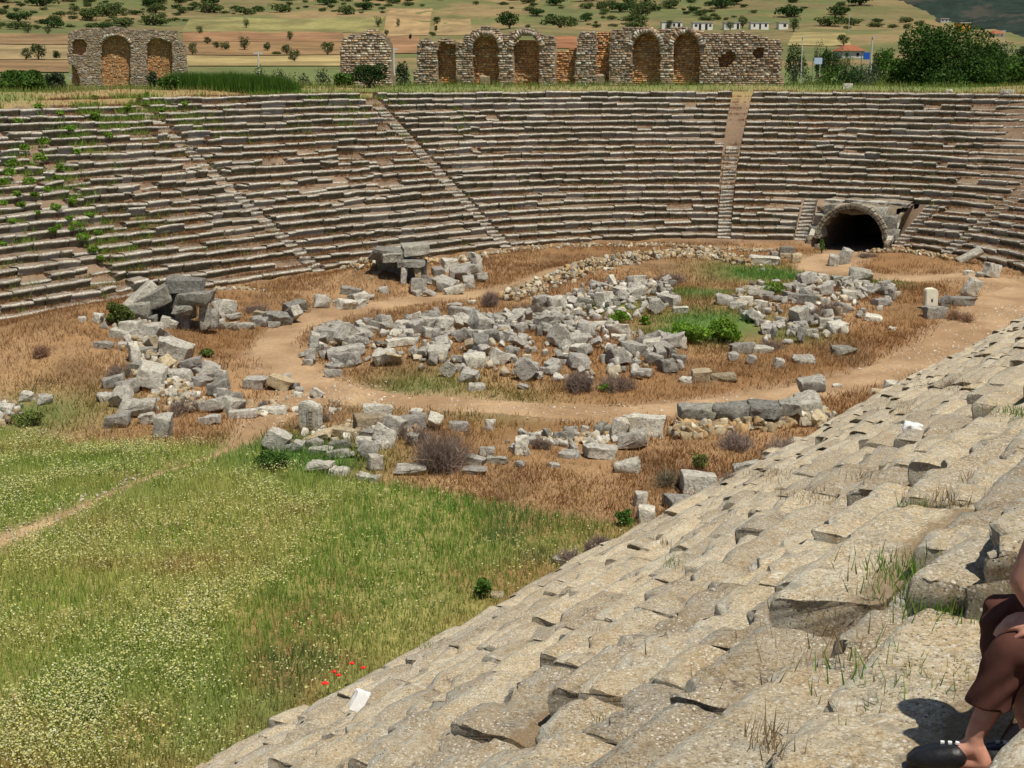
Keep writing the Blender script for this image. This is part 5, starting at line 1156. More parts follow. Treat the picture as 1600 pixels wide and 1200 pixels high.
# bushes inside the arena and on the tiers
def shrub(label, px, py, wpx, hpx, tone, n=900, leaf=.05, name='green_bush'):
    g = ground(px, py); w = wpx * g.y / F; h = hpx * g.y / F; e = empty(name, g); rng = np.random.default_rng(int(px + py * 3))
    V, f, C = leaf_cloud(n, lobes_of(w, w * .8, h, 0, 9, rng), leaf, GREENS[tone], rng); C = C * (1.5 if tone != 'bright' else 1.1); V[:, 2] += .3 if name == 'weed_clump' else 0; mesh_np('foliage', V, f, M_LEAF, e, col=C)
    bm = bmesh.new()
    for k in range(6): a = k * 1.05; tube(bm, [(0, 0, -.1), (math.cos(a) * w * .12, math.sin(a) * w * .12, h * .4), (math.cos(a) * w * .26, math.sin(a) * w * .22, h * .7)], [.03, .02, .008], 5)
    bm_obj('stem', bm, M_BARK, e); tag(e, label, 'bush'); return e
for a in [('round yellow-green bush among the stones at the centre right of the arena', 1130, 536, 62, 46, 'bright', 5000, .05), ('lower darker green growth left of the round bush', 1075, 535, 78, 34, 'bright', 3500, .05), ('green leafy clump low among the stones of the upper heap', 970, 505, 34, 22, 'bright', 1300, .045), ('small green tuft right of the green leafy clump', 1008, 508, 20, 16, 'bright', 600, .045),
          ('green bush growing on the left bank by the collapsed shelter', 188, 510, 46, 40, 'olive', 3200, .05), ('small olive bush in rusty grass right of the left rubble line', 325, 558, 30, 16, 'olive', 1100, .045), ('bright green weeds behind the pale bar at the far side of the arena', 1210, 460, 50, 20, 'bright', 1700, .045),
          ('dark green herb by the tall wedge at the meadow corner', 425, 735, 60, 34, 'mid', 2600, .035), ('yellow-flowered bush beside the low wall in rusty grass', 1095, 735, 36, 30, 'olive', 700, .03), ('green creeper at the left jamb of the tunnel arch', 1284, 396, 9, 26, 'mid', 500, .04), ('small green bush at the foot of the seats near the dirt stair', 1136, 403, 14, 8, 'mid', 300, .04),
          ('green herb at the meadow edge near the pointed rocks', 975, 822, 30, 28, 'mid', 1100, .03), ('dark green herb at the lower edge of the meadow by the seats', 755, 935, 40, 40, 'mid', 1500, .025), ('green bush at the left edge of the rusty grass', 45, 665, 56, 26, 'olive', 1500, .035), ('young green bush in the rubble line at left', 212, 602, 14, 14, 'mid', 350, .035), ('small green bush at the front of the main heap right side', 945, 612, 22, 14, 'bright', 400, .035)]: shrub(*a)
for i, (px, py, w_) in enumerate([(10, 300, 24), (28, 318, 18), (62, 262, 26), (90, 290, 14), (75, 310, 16), (55, 320, 18), (88, 340, 22), (120, 372, 30), (145, 405, 20), (155, 378, 14), (130, 388, 26), (92, 368, 14), (20, 270, 22), (40, 245, 20), (120, 250, 16), (95, 276, 18), (6, 332, 16), (108, 355, 14), (158, 418, 16), (60, 345, 12), (15, 285, 26), (35, 335, 18), (48, 300, 24), (70, 235, 22), (110, 215, 20), (150, 195, 18), (95, 190, 16), (170, 225, 18), (200, 180, 16), (30, 205, 20), (60, 180, 18), (115, 330, 22), (140, 350, 16), (82, 375, 18), (20, 360, 16), (230, 160, 14), (255, 185, 16), (150, 165, 14), (290, 175, 12), (5, 395, 14)]):
    shrub(f'bright green weed clump on the left tiers, {ORD[i]} from the top left corner outward' if False else 'bright green weed clump growing on the left stone tiers', px, py, w_, w_ * .6, 'bright', 420, .05, 'weed_clump')['group'] = 'green weed clumps on the left tiers'
TW = {}
def dry_bush(label, px, py, wpx, hpx, tone=(.25, .19, .15), n=520):
    g = ground(px, py); w = wpx * g.y / F * .5; h = hpx * g.y / F * 1.05; w *= .8; rng = np.random.default_rng(int(px * 3 + py)); V, C = [], []; orig = [np.array([rng.normal(0, .38) * w, rng.normal(0, .38) * w, 0.]) for _ in range(6)]
    for _ in range(n):
        a = rng.uniform(0, 2 * PI); el = rng.uniform(.25, 1.5); L_ = rng.uniform(.55, 1.0); p = np.array([rng.normal(0, .12) * w, rng.normal(0, .12) * w, 0.]); c = np.array(tone) * rng.uniform(.6, 1.4); wd = .011
        st = orig[rng.integers(len(orig))]; p = p + st; L_ *= rng.uniform(.55, 1.05)
        dv = np.array([math.cos(a) * math.cos(el) * w, math.sin(a) * math.cos(el) * w, math.sin(el) * h]) * L_
        mid = p + dv * .6 + rng.normal(0, .05, 3) * h; 
        for (s0, s1, w0) in ((p, mid, wd), (mid, p + dv + rng.normal(0, .08, 3) * h, wd * .6), (mid, p + dv * .9 + rng.normal(0, .16, 3) * h, wd * .6), (p + dv * .35, p + dv * .7 + rng.normal(0, .18, 3) * h, wd * .5)):
            u = np.cross(s1 - s0, rng.normal(0, 1, 3)); u = u / (np.linalg.norm(u) + 1e-9) * w0; V += [s0 - u, s0 + u, s1]; C += [c] * 3
    V = np.array(V); V[:, 2] = np.maximum(V[:, 2], -.02)
    o = mesh_np('dry_bush', V, np.arange(len(V)).reshape(-1, 3), M_TWIG, col=np.array(C), loc=g); tag(o, label, 'bush', 'leafless dry bushes in the arena')
for a in [('big leafless bush of grey twigs right of the near heap', 690, 735, 130, 72, (.24, .18, .145), 1500), ('grey twig bush left of the big leafless one', 640, 690, 60, 34), ('leafless bush at the front of the main heap', 905, 610, 62, 40, (.22, .17, .14), 800), ('leafless bush beside the white bars at the main heap', 965, 610, 60, 34), ('long grey twig bush at the upper edge of the main heap', 820, 495, 90, 26, (.21, .17, .14), 900),
          ('small twig bush left of the long grey one', 770, 480, 36, 34), ('dry bush on the yellow stone ridge', 1050, 440, 70, 18), ('dry bush below the low wall, nearer the meadow', 1150, 700, 80, 30, (.30, .23, .19), 900), ('dry bush below the low wall, nearer the seats', 1225, 715, 90, 40, (.31, .24, .20), 900), ('dry bush by the right of the large squarish block', 1140, 765, 60, 36), ('dark twig bush left of the large squarish block', 1050, 760, 50, 36, (.2, .17, .11), 500), ('dry bush on the near seat edge above the path', 1500, 610, 60, 26), ('purplish dry bush near the seats below the pale slab', 1420, 650, 44, 30),
          ('dry bush in the left rubble line, upper', 190, 590, 60, 26), ('rusty dry bush at the left edge below the seats', 58, 556, 40, 22, (.28, .17, .11), 500), ('dry bush behind the leaning upright boulder', 285, 645, 60, 30), ('dry bush by the smooth pale slab at left', 372, 642, 36, 26), ('dry bush right of the collapsed shelter', 400, 490, 60, 20), ('twig bush before the right-hand heap', 1300, 490, 70, 24, (.24, .18, .15), 700), ('twig bush at the left of the right-hand heap', 1265, 500, 50, 20), ('dry grass hump at the meadow edge by the seats', 885, 880, 60, 26, (.33, .26, .21), 900), ('purple-grey dead bush on the meadow edge near the pale stone', 930, 860, 60, 30, (.27, .2, .17), 700),
          ('dead bush right of the tunnel on dry grass', 1350, 402, 40, 10), ('dry bush in the near heap, before the pale tilted block', 505, 660, 24, 14), ('dead bush with dark twigs at the left path bend', 415, 640, 30, 18), ('dry bush near the T-shaped upright', 845, 700, 44, 22), ('dry bush left of the dark boulder by the path bank', 1200, 545, 60, 18), ('dry bush below the white stele', 1500, 500, 60, 22, (.30, .19, .12), 500)]:
    dry_bush(*a)
# poppies
for i, (px, py, lb) in enumerate([(514, 1082, 'largest red poppy at the meadow edge, nearest the seats'), (528, 1064, 'red poppy second from the left at the meadow edge'), (535, 1069, 'small red poppy just below the second one'), (556, 1051, 'topmost red poppy at the meadow edge'), (574, 1060, 'red poppy half hidden by the seat edge')]):
    g = Vector((*flat(px - 6, py - 16, .5), 0)); g.z = gz(g.x, g.y) + .1; e = empty('poppy', g); tag(e, lb, 'flower', 'red poppies by the near seats')
    bm = bmesh.new(); tube(bm, [(0, 0, 0), (.01, 0, .2), (0, 0, .40)], [.004, .003, .003], 5); bm_obj('stem', bm, flat_mat('stem_green', (.1, .2, .04)) if i == 0 else bpy.data.materials['stem_green'], e)
    bm = bmesh.new(); R_ = .07 if i == 0 else .05
    c = bm.verts.new((0, 0, .395)); ring = [bm.verts.new((R_ * math.cos(a) * (1 + .15 * math.cos(4 * a)), R_ * math.sin(a), .40 + .028 + .012 * math.cos(4 * a))) for a in [2 * PI * k / 16 for k in range(16)]]
    for k in range(16): bm.faces.new((c, ring[k], ring[(k + 1) % 16]))
    bm_obj('petals', bm, flat_mat('poppy_red', (.62, .02, .015), .6) if i == 0 else bpy.data.materials['poppy_red'], e)
# ---------------------------------------------------------------- ruined brick and stone arcades on the bank
def masonry(name, parent, O, U, N, zb, cells, palette, hs=(.11, .2), ls=(.16, .46), off=0., seed=0):
    """Courses of rough stones wherever the mask cells(u, z) says there is wall, on the plane through O along U facing N."""
    rr = random.Random(seed); V, Fc, C = [], [], []
    u0, u1, z0, z1, inside = cells
    z = z0
    while z < z1:
        h = rr.uniform(*hs); u = u0 - rr.random() * .3
        while u < u1:
            l = rr.uniform(*ls)
            if inside(u + l * .5, z + h * .5) and rr.random() > .04:
                if not inside(u + .04, z + h * .5): u += .05
                g = rr.uniform(.012, .03); pr = rr.uniform(-.01, .07); b = len(V); c = np.array(rr.choice(palette)) * rr.uniform(.72, 1.25)
                for (du, dz) in ((g, g), (l - g, g), (l - g, h - g), (g, h - g)):
                    ju, jz = rr.uniform(-.02, .02), rr.uniform(-.018, .018)
                    for dep in (pr, -.12):
                        q = O + U * (u + du + ju * (dep > 0)) + N * (off + dep); V.append((q[0], q[1], zb + z + dz + jz)); C.append(c)
                Fc += [(b, b + 2, b + 4, b + 6), (b, b + 1, b + 3, b + 2), (b + 2, b + 3, b + 5, b + 4), (b + 4, b + 5, b + 7, b + 6), (b + 6, b + 7, b + 1, b)]
            u += l
        z += h
    return mesh_np(name, np.array(V), np.array(Fc), M_MAS, parent, col=np.array(C))
def core(name, parent, O, U, N, zb, cells, front, back, col, st=.16, seed=0):
    """The solid heart of a wall: every mask cell extruded between the two depths."""
    u0, u1, z0, z1, inside = cells; nu, nz = int((u1 - u0) / st) + 1, int((z1 - z0) / st) + 1
    G = np.zeros((nu + 2, nz + 2), bool)
    for i in range(nu):
        for j in range(nz): G[i + 1, j + 1] = inside(u0 + (i + .5) * st, z0 + (j + .5) * st)
    V, Fc = [], []
    def quad(ps):
        b = len(V)
        for (u, z, n) in ps: q = O + U * u + N * n; V.append((q[0], q[1], zb + z))
        Fc.append((b, b + 1, b + 2, b + 3))
    for i in range(nu):
        for j in range(nz):
            if not G[i + 1, j + 1]: continue
            a, b, c, d = u0 + i * st, u0 + (i + 1) * st, z0 + j * st, z0 + (j + 1) * st
            quad([(a, c, front), (b, c, front), (b, d, front), (a, d, front)]); quad([(b, c, back), (a, c, back), (a, d, back), (b, d, back)])
            if not G[i, j + 1]: quad([(a, c, back), (a, c, front), (a, d, front), (a, d, back)])
            if not G[i + 2, j + 1]: quad([(b, c, front), (b, c, back), (b, d, back), (b, d, front)])
            if not G[i + 1, j + 2]: quad([(a, d, front), (b, d, front), (b, d, back), (a, d, back)])
            if not G[i + 1, j]: quad([(a, c, back), (b, c, back), (b, c, front), (a, c, front)])
    V = np.array(V); n = np.stack([fbm(V * 1.5 + 9 * k, seed + k, 2) - .5 for k in range(3)], 1); V = V + n * .10
    c = lerp(np.array(col) * .75, np.array(col) * 1.2, sstep(.35, .65, fbm(V * 1.2, seed + 9, 3)))
    return mesh_np(name, V, np.array(Fc), M_MAS, parent, col=c)
GREYST = [(.38, .33, .26), (.31, .26, .20), (.54, .50, .42), (.28, .22, .16), (.44, .33, .22), (.37, .26, .165), (.42, .30, .19)]
ORST = [(.60, .30, .12), (.52, .25, .10), (.64, .38, .17), (.48, .25, .12), (.60, .43, .25), (.46, .28, .16)]
MIXST = [(.46, .36, .24), (.40, .33, .25), (.54, .46, .34), (.50, .34, .18), (.60, .54, .42), (.34, .27, .2)]
class Plane:
    def __init__(s, px0, D, phi):
        s.O = np.array([(px0 - 800) / F * D, D]); s.U = np.array([math.cos(phi), math.sin(phi)]); s.N = np.array([s.U[1], -s.U[0]]); s.px0 = px0
        s.zb = gz(*s.O) - .5
    def uz(s, px, py):
        x, f, d = (float(q) for q in ray(px, py)); # (O + u U) parallel to (x, f)
        u = (x * s.O[1] - f * s.O[0]) / (f * s.U[0] - x * s.U[1]); q = s.O + s.U * u; t = q[1] / f
        return u, EYE - d * t - s.zb
    def poly(s, pts): return [s.uz(*p) for p in pts]
    def cells(s, outline, holes=(), ragged=.1, seed=0):
        ol = s.poly(outline); hp = [s.poly(h) for h in holes]; us = [p[0] for p in ol]; zs = [p[1] for p in ol]
        def inside(u, z):
            ur = u + ragged * (vn1(u * 2.1 + seed) - .5); zr = z + ragged * 2.2 * (vn1(u * 1.7 + 31 + seed) - .5)
            return pin(ur, zr, ol) and not any(pin(u, z, h) for h in hp)
        return (min(us), max(us), 0.0, max(zs) + .2, inside)
def vn1(u): i = math.floor(u); f = u - i; f = f * f * (3 - 2 * f); h = lambda k: math.sin(k * 127.1 + 11.7) * 43758.5453 % 1; return h(i) * (1 - f) + h(i + 1) * f
def pin(x, y, poly):
    r = False; n = len(poly)
    for i in range(n):
        x0, y0 = poly[i]; x1, y1 = poly[(i + 1) % n]
        if (y0 > y) != (y1 > y) and x < (x1 - x0) * (y - y0) / (y1 - y0) + x0: r = not r
    return r
def arch_hole(x0, x1, ytop, yspr, yb=145):
    c, r = (x0 + x1) / 2, (x1 - x0) / 2
    return [(x0, yb)] + [(c - r * math.cos(PI * i / 10), yspr - (yspr - ytop) * math.sin(PI * i / 10)) for i in range(11)] + [(x1, yb)]
def voussoirs(pl, parent, x0, x1, ytop, yspr, seed, arc=(0, PI), ln=.42):
    rr = random.Random(seed); c0 = pl.uz((x0 + x1) / 2, yspr); ru = (pl.uz(x1, yspr)[0] - pl.uz(x0, yspr)[0]) / 2; rz = pl.uz((x0 + x1) / 2, ytop)[1] - c0[1]; n = 19; V, Fc, C = [], [], []
    for i in range(n):
        a0, a1 = arc[0] + (arc[1] - arc[0]) * (i + .06) / n, arc[0] + (arc[1] - arc[0]) * (i + .94) / n; L_ = ln * rr.uniform(.7, 1.2); b = len(V); pr = rr.uniform(.05, .16); c = np.array(rr.choice(GREYST)) * rr.uniform(.7, 1.15)
        for a, e in ((a0, 0), (a1, 0), (a1, 1), (a0, 1)):
            for dep in (pr, -.5):
                u = c0[0] - (ru + L_ * e) * math.cos(a); z = c0[1] + (rz + L_ * e) * math.sin(a); q = pl.O + pl.U * u + pl.N * dep; V.append((q[0], q[1], pl.zb + z)); C.append(c)
        Fc += [(b, b + 2, b + 4, b + 6), (b, b + 1, b + 3, b + 2), (b + 2, b + 3, b + 5, b + 4), (b + 4, b + 5, b + 7, b + 6), (b + 6, b + 7, b + 1, b)]
    mesh_np('arch', np.array(V), np.array(Fc), M_MAS, parent, col=np.array(C))
def ruin(label, pl, outline, holes, back, back_holes, depth, arches, seed, backpal=ORST, pal_=GREYST, extra=()):
    e = empty('ruined_wall', (pl.O[0], pl.O[1], pl.zb + .5)); tag(e, label, 'ruin', 'masonry ruins on the bank'); kids = []
    cf = pl.cells(outline, holes, .12, seed)
    kids.append(masonry('facing', e, pl.O, pl.U, pl.N, pl.zb, cf, pal_, seed=seed)); kids.append(core('wall_core', e, pl.O, pl.U, pl.N, pl.zb, cf, -.03, -depth, (.34, .26, .18), seed=seed))
    if back:
        cb = pl.cells(back, back_holes, .12, seed + 3)
        kids.append(masonry('niche_back', e, pl.O, pl.U, pl.N, pl.zb, cb, backpal, (.12, .2), (.2, .5), off=-depth - .02, seed=seed + 1)); kids.append(core('back_core', e, pl.O, pl.U, pl.N, pl.zb, cb, -depth - .06, -depth - .6, (.36, .24, .13), seed=seed + 2))
    for i, a in enumerate(arches): voussoirs(pl, e, *a[:4], seed + 20 + i, *a[4:])
    for ch in list(e.children): ch.matrix_parent_inverse = Matrix.Translation(e.location).inverted()
    return e
pr_ = Plane(650, 116, math.radians(-11))
ol = [(648, 150), (646, 112), (652, 108), (651, 72), (658, 63), (668, 62), (676, 68), (684, 64), (690, 60), (702, 61), (712, 66), (724, 66), (728, 55), (742, 46), (758, 42), (775, 45), (788, 52), (799, 50), (808, 46), (822, 43), (838, 48), (850, 54), (862, 55), (866, 58), (866, 150), (896, 150), (901, 58), (904, 50), (915, 46), (930, 50), (931, 60), (931, 150), (953, 150), (953, 58), (957, 48), (970, 46), (990, 44), (1008, 42), (1026, 45), (1040, 48), (1056, 44), (1072, 42), (1090, 46), (1100, 52), (1125, 50), (1150, 52), (1175, 52), (1200, 58), (1218, 62), (1223, 76), (1221, 104), (1226, 150)]
holes = [arch_hole(738, 779, 55, 76), arch_hole(801, 843, 54, 77), arch_hole(988, 1031, 52, 76), arch_hole(1051, 1093, 52, 76), [(683, 150), (683, 66), (713, 70), (713, 150)],
         [(1120, 92), (1124, 86), (1134, 83), (1141, 79), (1148, 82), (1150, 90), (1145, 100), (1135, 107), (1124, 104)], [(1174, 84), (1180, 76), (1190, 74), (1196, 82), (1190, 92), (1180, 94)]]
bk = [(676, 150), (676, 66), (700, 62), (716, 68), (730, 70), (736, 54), (756, 54), (768, 56), (782, 62), (800, 70), (806, 62), (836, 62), (846, 66), (858, 76), (880, 78), (902, 74), (906, 54), (930, 50), (970, 48), (1030, 44), (1150, 56), (1200, 64), (1200, 150)]
ruin('long ruined wall with four whole round arches and orange brick niches on the bank', pr_, ol, holes, bk, [], .85, [(738, 779, 55, 76), (801, 843, 54, 77), (988, 1031, 52, 76), (1051, 1093, 52, 76)], 40)
g = ground(180, 137); pl_ = Plane(107, g.y + 1.0, math.radians(8))
ruin('left ruin with three broken niches and a ragged flat top', pl_, [(126, 150), (124, 122), (118, 104), (106, 98), (105, 66), (107, 48), (125, 45), (150, 44), (180, 42), (215, 46), (250, 46), (276, 48), (279, 62), (289, 72), (292, 110), (291, 150)],
     [arch_hole(158, 204, 56, 74), [(112, 84), (112, 66), (118, 61), (130, 62), (136, 68), (135, 80), (128, 87)], [(232, 150), (229, 100), (229, 70), (236, 60), (250, 60), (268, 66), (270, 120), (268, 150)]],
     [(110, 150), (110, 60), (150, 54), (200, 54), (270, 58), (274, 150)], [], 1.1, [(158, 204, 56, 74, 0, PI) if False else (158, 204, 56, 74)], 60)
g = Vector(((572 - 800) / F * 108, 108, 0)); pm_ = Plane(534, 107, math.radians(-6))
ruin('lone stump of rough masonry between the left ruin and the arcade', pm_, [(533, 150), (532, 112), (531, 80), (533, 58), (548, 56), (562, 50), (580, 48), (592, 54), (604, 58), (609, 72), (610, 100), (612, 150)], [], None, [], 1.6, [], 80, pal_=MIXST)
for px, py, w_, h_, lb in [(114, 125, 14, 9, 'white block jutting out at the foot of the left ruin'), (1325, 139, 13, 9, 'white boulder standing up on the bank above the right seats'), (1575, 150, 22, 9, 'pale block on the bank at the right edge'), (642, 118, 14, 10, 'pale broken stones at the left end of the arcade'), (755, 131, 14, 16, 'pale slab leaning in the first tall niche'), (937, 130, 13, 17, 'pale slab set in the foot of the open niche'), (1483, 150, 10, 10, 'grey cube-like block on the top tier at right')]:
    if py > 132 or px == 114: px_rock(px, py, w_, h_, 'chunk', M_WHITE, lb, group='loose blocks by the ruins')
    else:
        u, z = pr_.uz(px, py); q = pr_.O + pr_.U * u - pr_.N * .55; W = w_ * 116 / F; H = h_ * 116 / F; o = rock('stone_slab', 'chunk', (W, .3, H), (q[0], q[1], gz(*q) + H * .5), (.1, 0, -.2), M_TAN); tag(o, lb, 'stone block', 'loose blocks by the ruins')
# ---------------------------------------------------------------- houses, poles and sheets on the far slope
def house(label, px, py, wpx, hpx, dep, wins, rz=0, wall=M_PLASTER, flat_roof=True, roofm=None, group=None, name='house', roof_h=1.2):
    g = ground(px, py); W = wpx * g.y / F; H = hpx * g.y / F; e = empty(name, g, rz); tag(e, label, 'house', group)
    bm = bmesh.new(); bm_box(bm, (0, dep / 2, H / 2 - .5), (W, dep, H + 1)); bm_obj('wall', bm, wall, e)
    bm = bmesh.new()
    if flat_roof: bm_box(bm, (0, dep / 2, H + .12), (W + .5, dep + .5, .22))
    else:
        a = [bm.verts.new(p) for p in [(-W / 2 - .5, -.5, H), (W / 2 + .5, -.5, H), (W / 2 + .5, dep + .5, H), (-W / 2 - .5, dep + .5, H)]]; r0, r1 = bm.verts.new((-W * .18, dep / 2, H + roof_h)), bm.verts.new((W * .18, dep / 2, H + roof_h))
        for f in ((a[0], a[1], r1, r0), (a[1], a[2], r1), (a[2], a[3], r0, r1), (a[3], a[0], r0), (a[3], a[2], a[1], a[0])): bm.faces.new(f)
    bm_obj('roof', bm, roofm or M_SLATE, e)
    for (fx, fz, fw, fh, nm_) in wins: bm = bmesh.new(); bm_box(bm, (fx * W, -.02, fz * H), (fw * W, .12, fh * H)); bm_obj(nm_, bm, M_OPEN, e)
    return e
HG = 'white huts on the hillside'
w4 = [(-.34, .62, .13, .3, 'window'), (-.14, .42, .12, .78, 'door'), (.18, .42, .12, .78, 'door'), (.38, .62, .11, .3, 'window')]
house('white hut half hidden by a tree, leftmost of the row', 1050, 46, 31, 11, 6, [(.1, .6, .1, .35, 'window'), (.34, .45, .12, .75, 'door')], group=HG); house('white hut with two doors and two windows, all of its front visible', 1098, 47, 30, 11, 6, w4, group=HG)
house('white hut behind a bush, third in the row', 1144, 46, 24, 10, 6, [(.36, .45, .14, .8, 'door')], group=HG); house('long white hut, fourth in the row', 1187, 46, 27, 10, 6, [(-.3, .6, .1, .4, 'window'), (.02, .45, .1, .75, 'door'), (.34, .6, .12, .4, 'window')], group=HG); house('narrow white hut with one dark window, rightmost in the row', 1224, 46, 14, 10, 6, [(.15, .6, .3, .4, 'window')], group=HG)
house('low house with a red tiled hip roof among trees', 1333, 91, 34, 11, 10, [(-.3, .5, .12, .4, 'window'), (.2, .5, .12, .4, 'window')], wall=M_CONC, flat_roof=False, roofm=M_TILE, roof_h=1.5)
house('orange house with a pale flat roof behind the huge tree', 1508, 50, 14, 13, 7, [(.2, .6, .2, .3, 'window')], wall=M_ORANGE, roofm=M_CONC)
house('grey building high up under the dark mountain', 1476, 36, 12, 6, 8, [(-.25, .6, .15, .3, 'window'), (.2, .6, .15, .3, 'window')], wall=M_SLATE)
house('red-roofed house at the right under the dark mountain', 1562, 58, 15, 5, 8, [(-.2, .5, .1, .3, 'window'), (.2, .5, .1, .3, 'window')], wall=M_PLASTER, flat_roof=False, roofm=M_TILE, roof_h=1.2)
def pole(label, px, py, ytop, D=None, arm=0.0, r=.11, head=False):
    if D: u = (px - 800) / F; g = Vector((u * D, D, gz(u * D, D)))
    else: g = ground(px, py)
    h = EYE + (YH - ytop) / F * g.y - g.z; e = empty('utility_pole', g); tag(e, label, 'pole')
    bm = bmesh.new(); tube(bm, [(0, 0, -.3), (0, 0, h)], [r, r * .7], 8); bm_obj('shaft', bm, M_CONC, e)
    if arm: bm = bmesh.new(); bm_box(bm, (0, 0, h - .12), (arm, .12, .14)); bm_obj('crossarm', bm, M_CONC, e)
    if head: bm = bmesh.new(); bm_box(bm, (.25, -.1, h), (.6, .2, .12)); bm_obj('lamp_head', bm, M_SLATE, e)
pole('grey concrete pole with a short crossarm behind the reeds', 414, 0, 82, 150, 1.0); pole('pale pole rising between the middle ruin and the arcade', 620, 0, 76, 150, .9, .12); pole('tall lamp pole in front of the red-roofed house', 1347, 0, 60, 190, 0, .13, True); pole('short pale pole among the trees by the masonry ruin', 1241, 0, 60, 200, 0, .09, True)
pole('thin pole on the dry slope above the houses', 1326, 50, 26, None, 0, .12); pole('thin pole behind the huge tree at right', 1546, 0, 50, 300, .8, .12)
for px, D, y0, y1, w_, m, lb in [(1338, 188, 83, 93, 10, M_BLUE, 'bright blue sheet shelter beside the lamp pole'), (1265, 192, 91, 100, 12, M_PALEBLUE, 'pale blue sheet roof among the trees')]:
    u = (px - 800) / F; zt = EYE + (YH - y0) / F * D; zb = EYE + (YH - y1) / F * D; e = empty('sheet_shelter', (u * D, D, gz(u * D, D))); tag(e, lb, 'shelter'); gb = gz(u * D, D); W = w_ / F * D
    bm = bmesh.new(); bm_box(bm, (0, 0, zt - gb), (W, 1.2, .08)); bm_box(bm, (0, -.6, (zt + zb) / 2 - gb), (W, .05, zt - zb)); bm_obj('sheet', bm, m, e)
    for sx in (-1, 1): bm = bmesh.new(); tube(bm, [(sx * W * .47, .5, -.2), (sx * W * .47, .5, zt - gb)], [.05, .05], 6); bm_obj('post', bm, M_CONC, e)
# ---------------------------------------------------------------- the sitting person
def W3(a, p, z): v = (a + .04) * AX + (p - .045) * NX; return Vector((v[0], v[1], z))
def capsules(chains, res, smooth_it=6, name='part', mat=None, parent=None, noise=0.0, seed=1, extra=None):
    """Grow one continuous surface round chains of (point, radius): rounded tapering limbs fused by a voxel remesh."""
    bm = bmesh.new()
    for ch in chains:
        for (p0, r0), (p1, r1) in zip(ch[:-1], ch[1:]):
            p0, p1 = Vector(p0), Vector(p1); n = 5
            tube(bm, [p0.lerp(p1, t / n) for t in range(n + 1)], [r0 + (r1 - r0) * t / n for t in range(n + 1)], 14)
        for p, r in ch: bmesh.ops.create_icosphere(bm, subdivisions=2, radius=r, matrix=Matrix.Translation(Vector(p)))
    for (c, rad, rot) in (extra or []):
        bmesh.ops.create_icosphere(bm, subdivisions=3, radius=1.0, matrix=Matrix.Translation(Vector(c)) @ rot.to_4x4() @ Matrix.Diagonal((*rad, 1)))
    bmesh.ops.recalc_face_normals(bm, faces=bm.faces)
    me = bpy.data.meshes.new(name); bm.to_mesh(me); bm.free(); o = link(name, me)
    m = o.modifiers.new('r', 'REMESH'); m.mode = 'VOXEL'; m.voxel_size = res
    m = o.modifiers.new('s', 'SMOOTH'); m.iterations = smooth_it; m.factor = .5
    dg = bpy.context.evaluated_depsgraph_get(); me2 = bpy.data.meshes.new_from_object(o.evaluated_get(dg)); bpy.data.objects.remove(o)
    me2.polygons.foreach_set('use_smooth', np.ones(len(me2.polygons), bool)); me2.materials.clear(); me2.materials.append(mat); me2.name = name
    return me2
def skin_mat():
    s = NT('skin'); p = s.pos(); n = s.noise(14, 4, .6, p); n2 = s.noise(90, 3, .6, p)
    c = s.mix(s.ramp(n, .35, .65), (.50, .225, .155), (.64, .345, .25)); c = s.mix(s.math('MULTIPLY', s.ramp(n2, .55, .68), .35), c, (.42, .17, .11)); b = s.add('BsdfPrincipled', {'Base Color': c, 'Roughness': .55, 'Specular IOR Level': .3, 'Subsurface Weight': .12, 'Subsurface Radius': (.02, .008, .004), 'Subsurface Scale': 1.0})
    bn = s.add('Bump', {'Height': n2, 'Strength': .15, 'Distance': .004}); s.put(b.inputs['Normal'], bn.outputs[0]); s.t.links.new(b.outputs[0], s.out.inputs[0]); return s.m
def cloth_mat(name, col):
    s = NT(name); p = s.pos(); n = s.noise(9, 4, .6, p); n2 = s.noise(400, 2, .5, p)
    return s.finish(s.mix(s.ramp(n, .3, .7), tuple(c * .85 for c in col), tuple(c * 1.12 for c in col)), .9, n2, .15, .002, .1)
M_SKIN = skin_mat(); M_BROWN = cloth_mat('brown_cotton', (.105, .045, .034)); M_SHIRT = cloth_mat('salmon_cotton', (.66, .25, .14)); M_SHOE = flat_mat('black_leather', (.012, .012, .014), .45, .2, 30, .4); M_HAIR = flat_mat('grey_brown_hair', (.16, .11, .07), .7, .3, 60); M_METAL = flat_mat('buckle_metal', (.7, .7, .68), .3); M_EYE = flat_mat('eye_dark', (.03, .02, .02), .3)
ZT = .4 + RN * 19 + .02    # tread under the feet
SEAT = ZT + .41
# joints: near (left) leg reaches forward, far leg is tucked behind it
HN, HF = W3(5.0, .82, SEAT + .12), W3(5.28, .80, SEAT + .12)
KN, KF = W3(4.95, 1.27, ZT + .49), W3(5.16, 1.37, ZT + .54)
AN, AF = W3(4.90, 1.37, ZT + .11), W3(5.02, 1.20, ZT + .11)
SPB, SPC = W3(5.13, .84, SEAT + .16), W3(5.12, 1.00, SEAT + .58)
SHN, SHF = W3(4.94, 1.17, SEAT + .64), W3(5.31, 1.02, SEAT + .60)
ELN, WRN = W3(4.93, 1.26, SEAT + .37), W3(4.97, 1.19, SEAT + .225)
ELF, WRF = W3(5.50, .84, SEAT + .34), W3(5.55, .62, SEAT + .10)
NECK, HEAD = W3(5.11, 1.07, SEAT + .70), W3(5.10, 1.13, SEAT + .86)
PE = empty('person', W3(5.1, .9, SEAT)); tag(PE, 'person in brown cropped trousers, salmon top and black sandals sitting on the near seats', 'person')
fwd = Vector((NX[0], NX[1], 0)); sid = Vector((AX[0], AX[1], 0)); up = Vector((0, 0, 1))
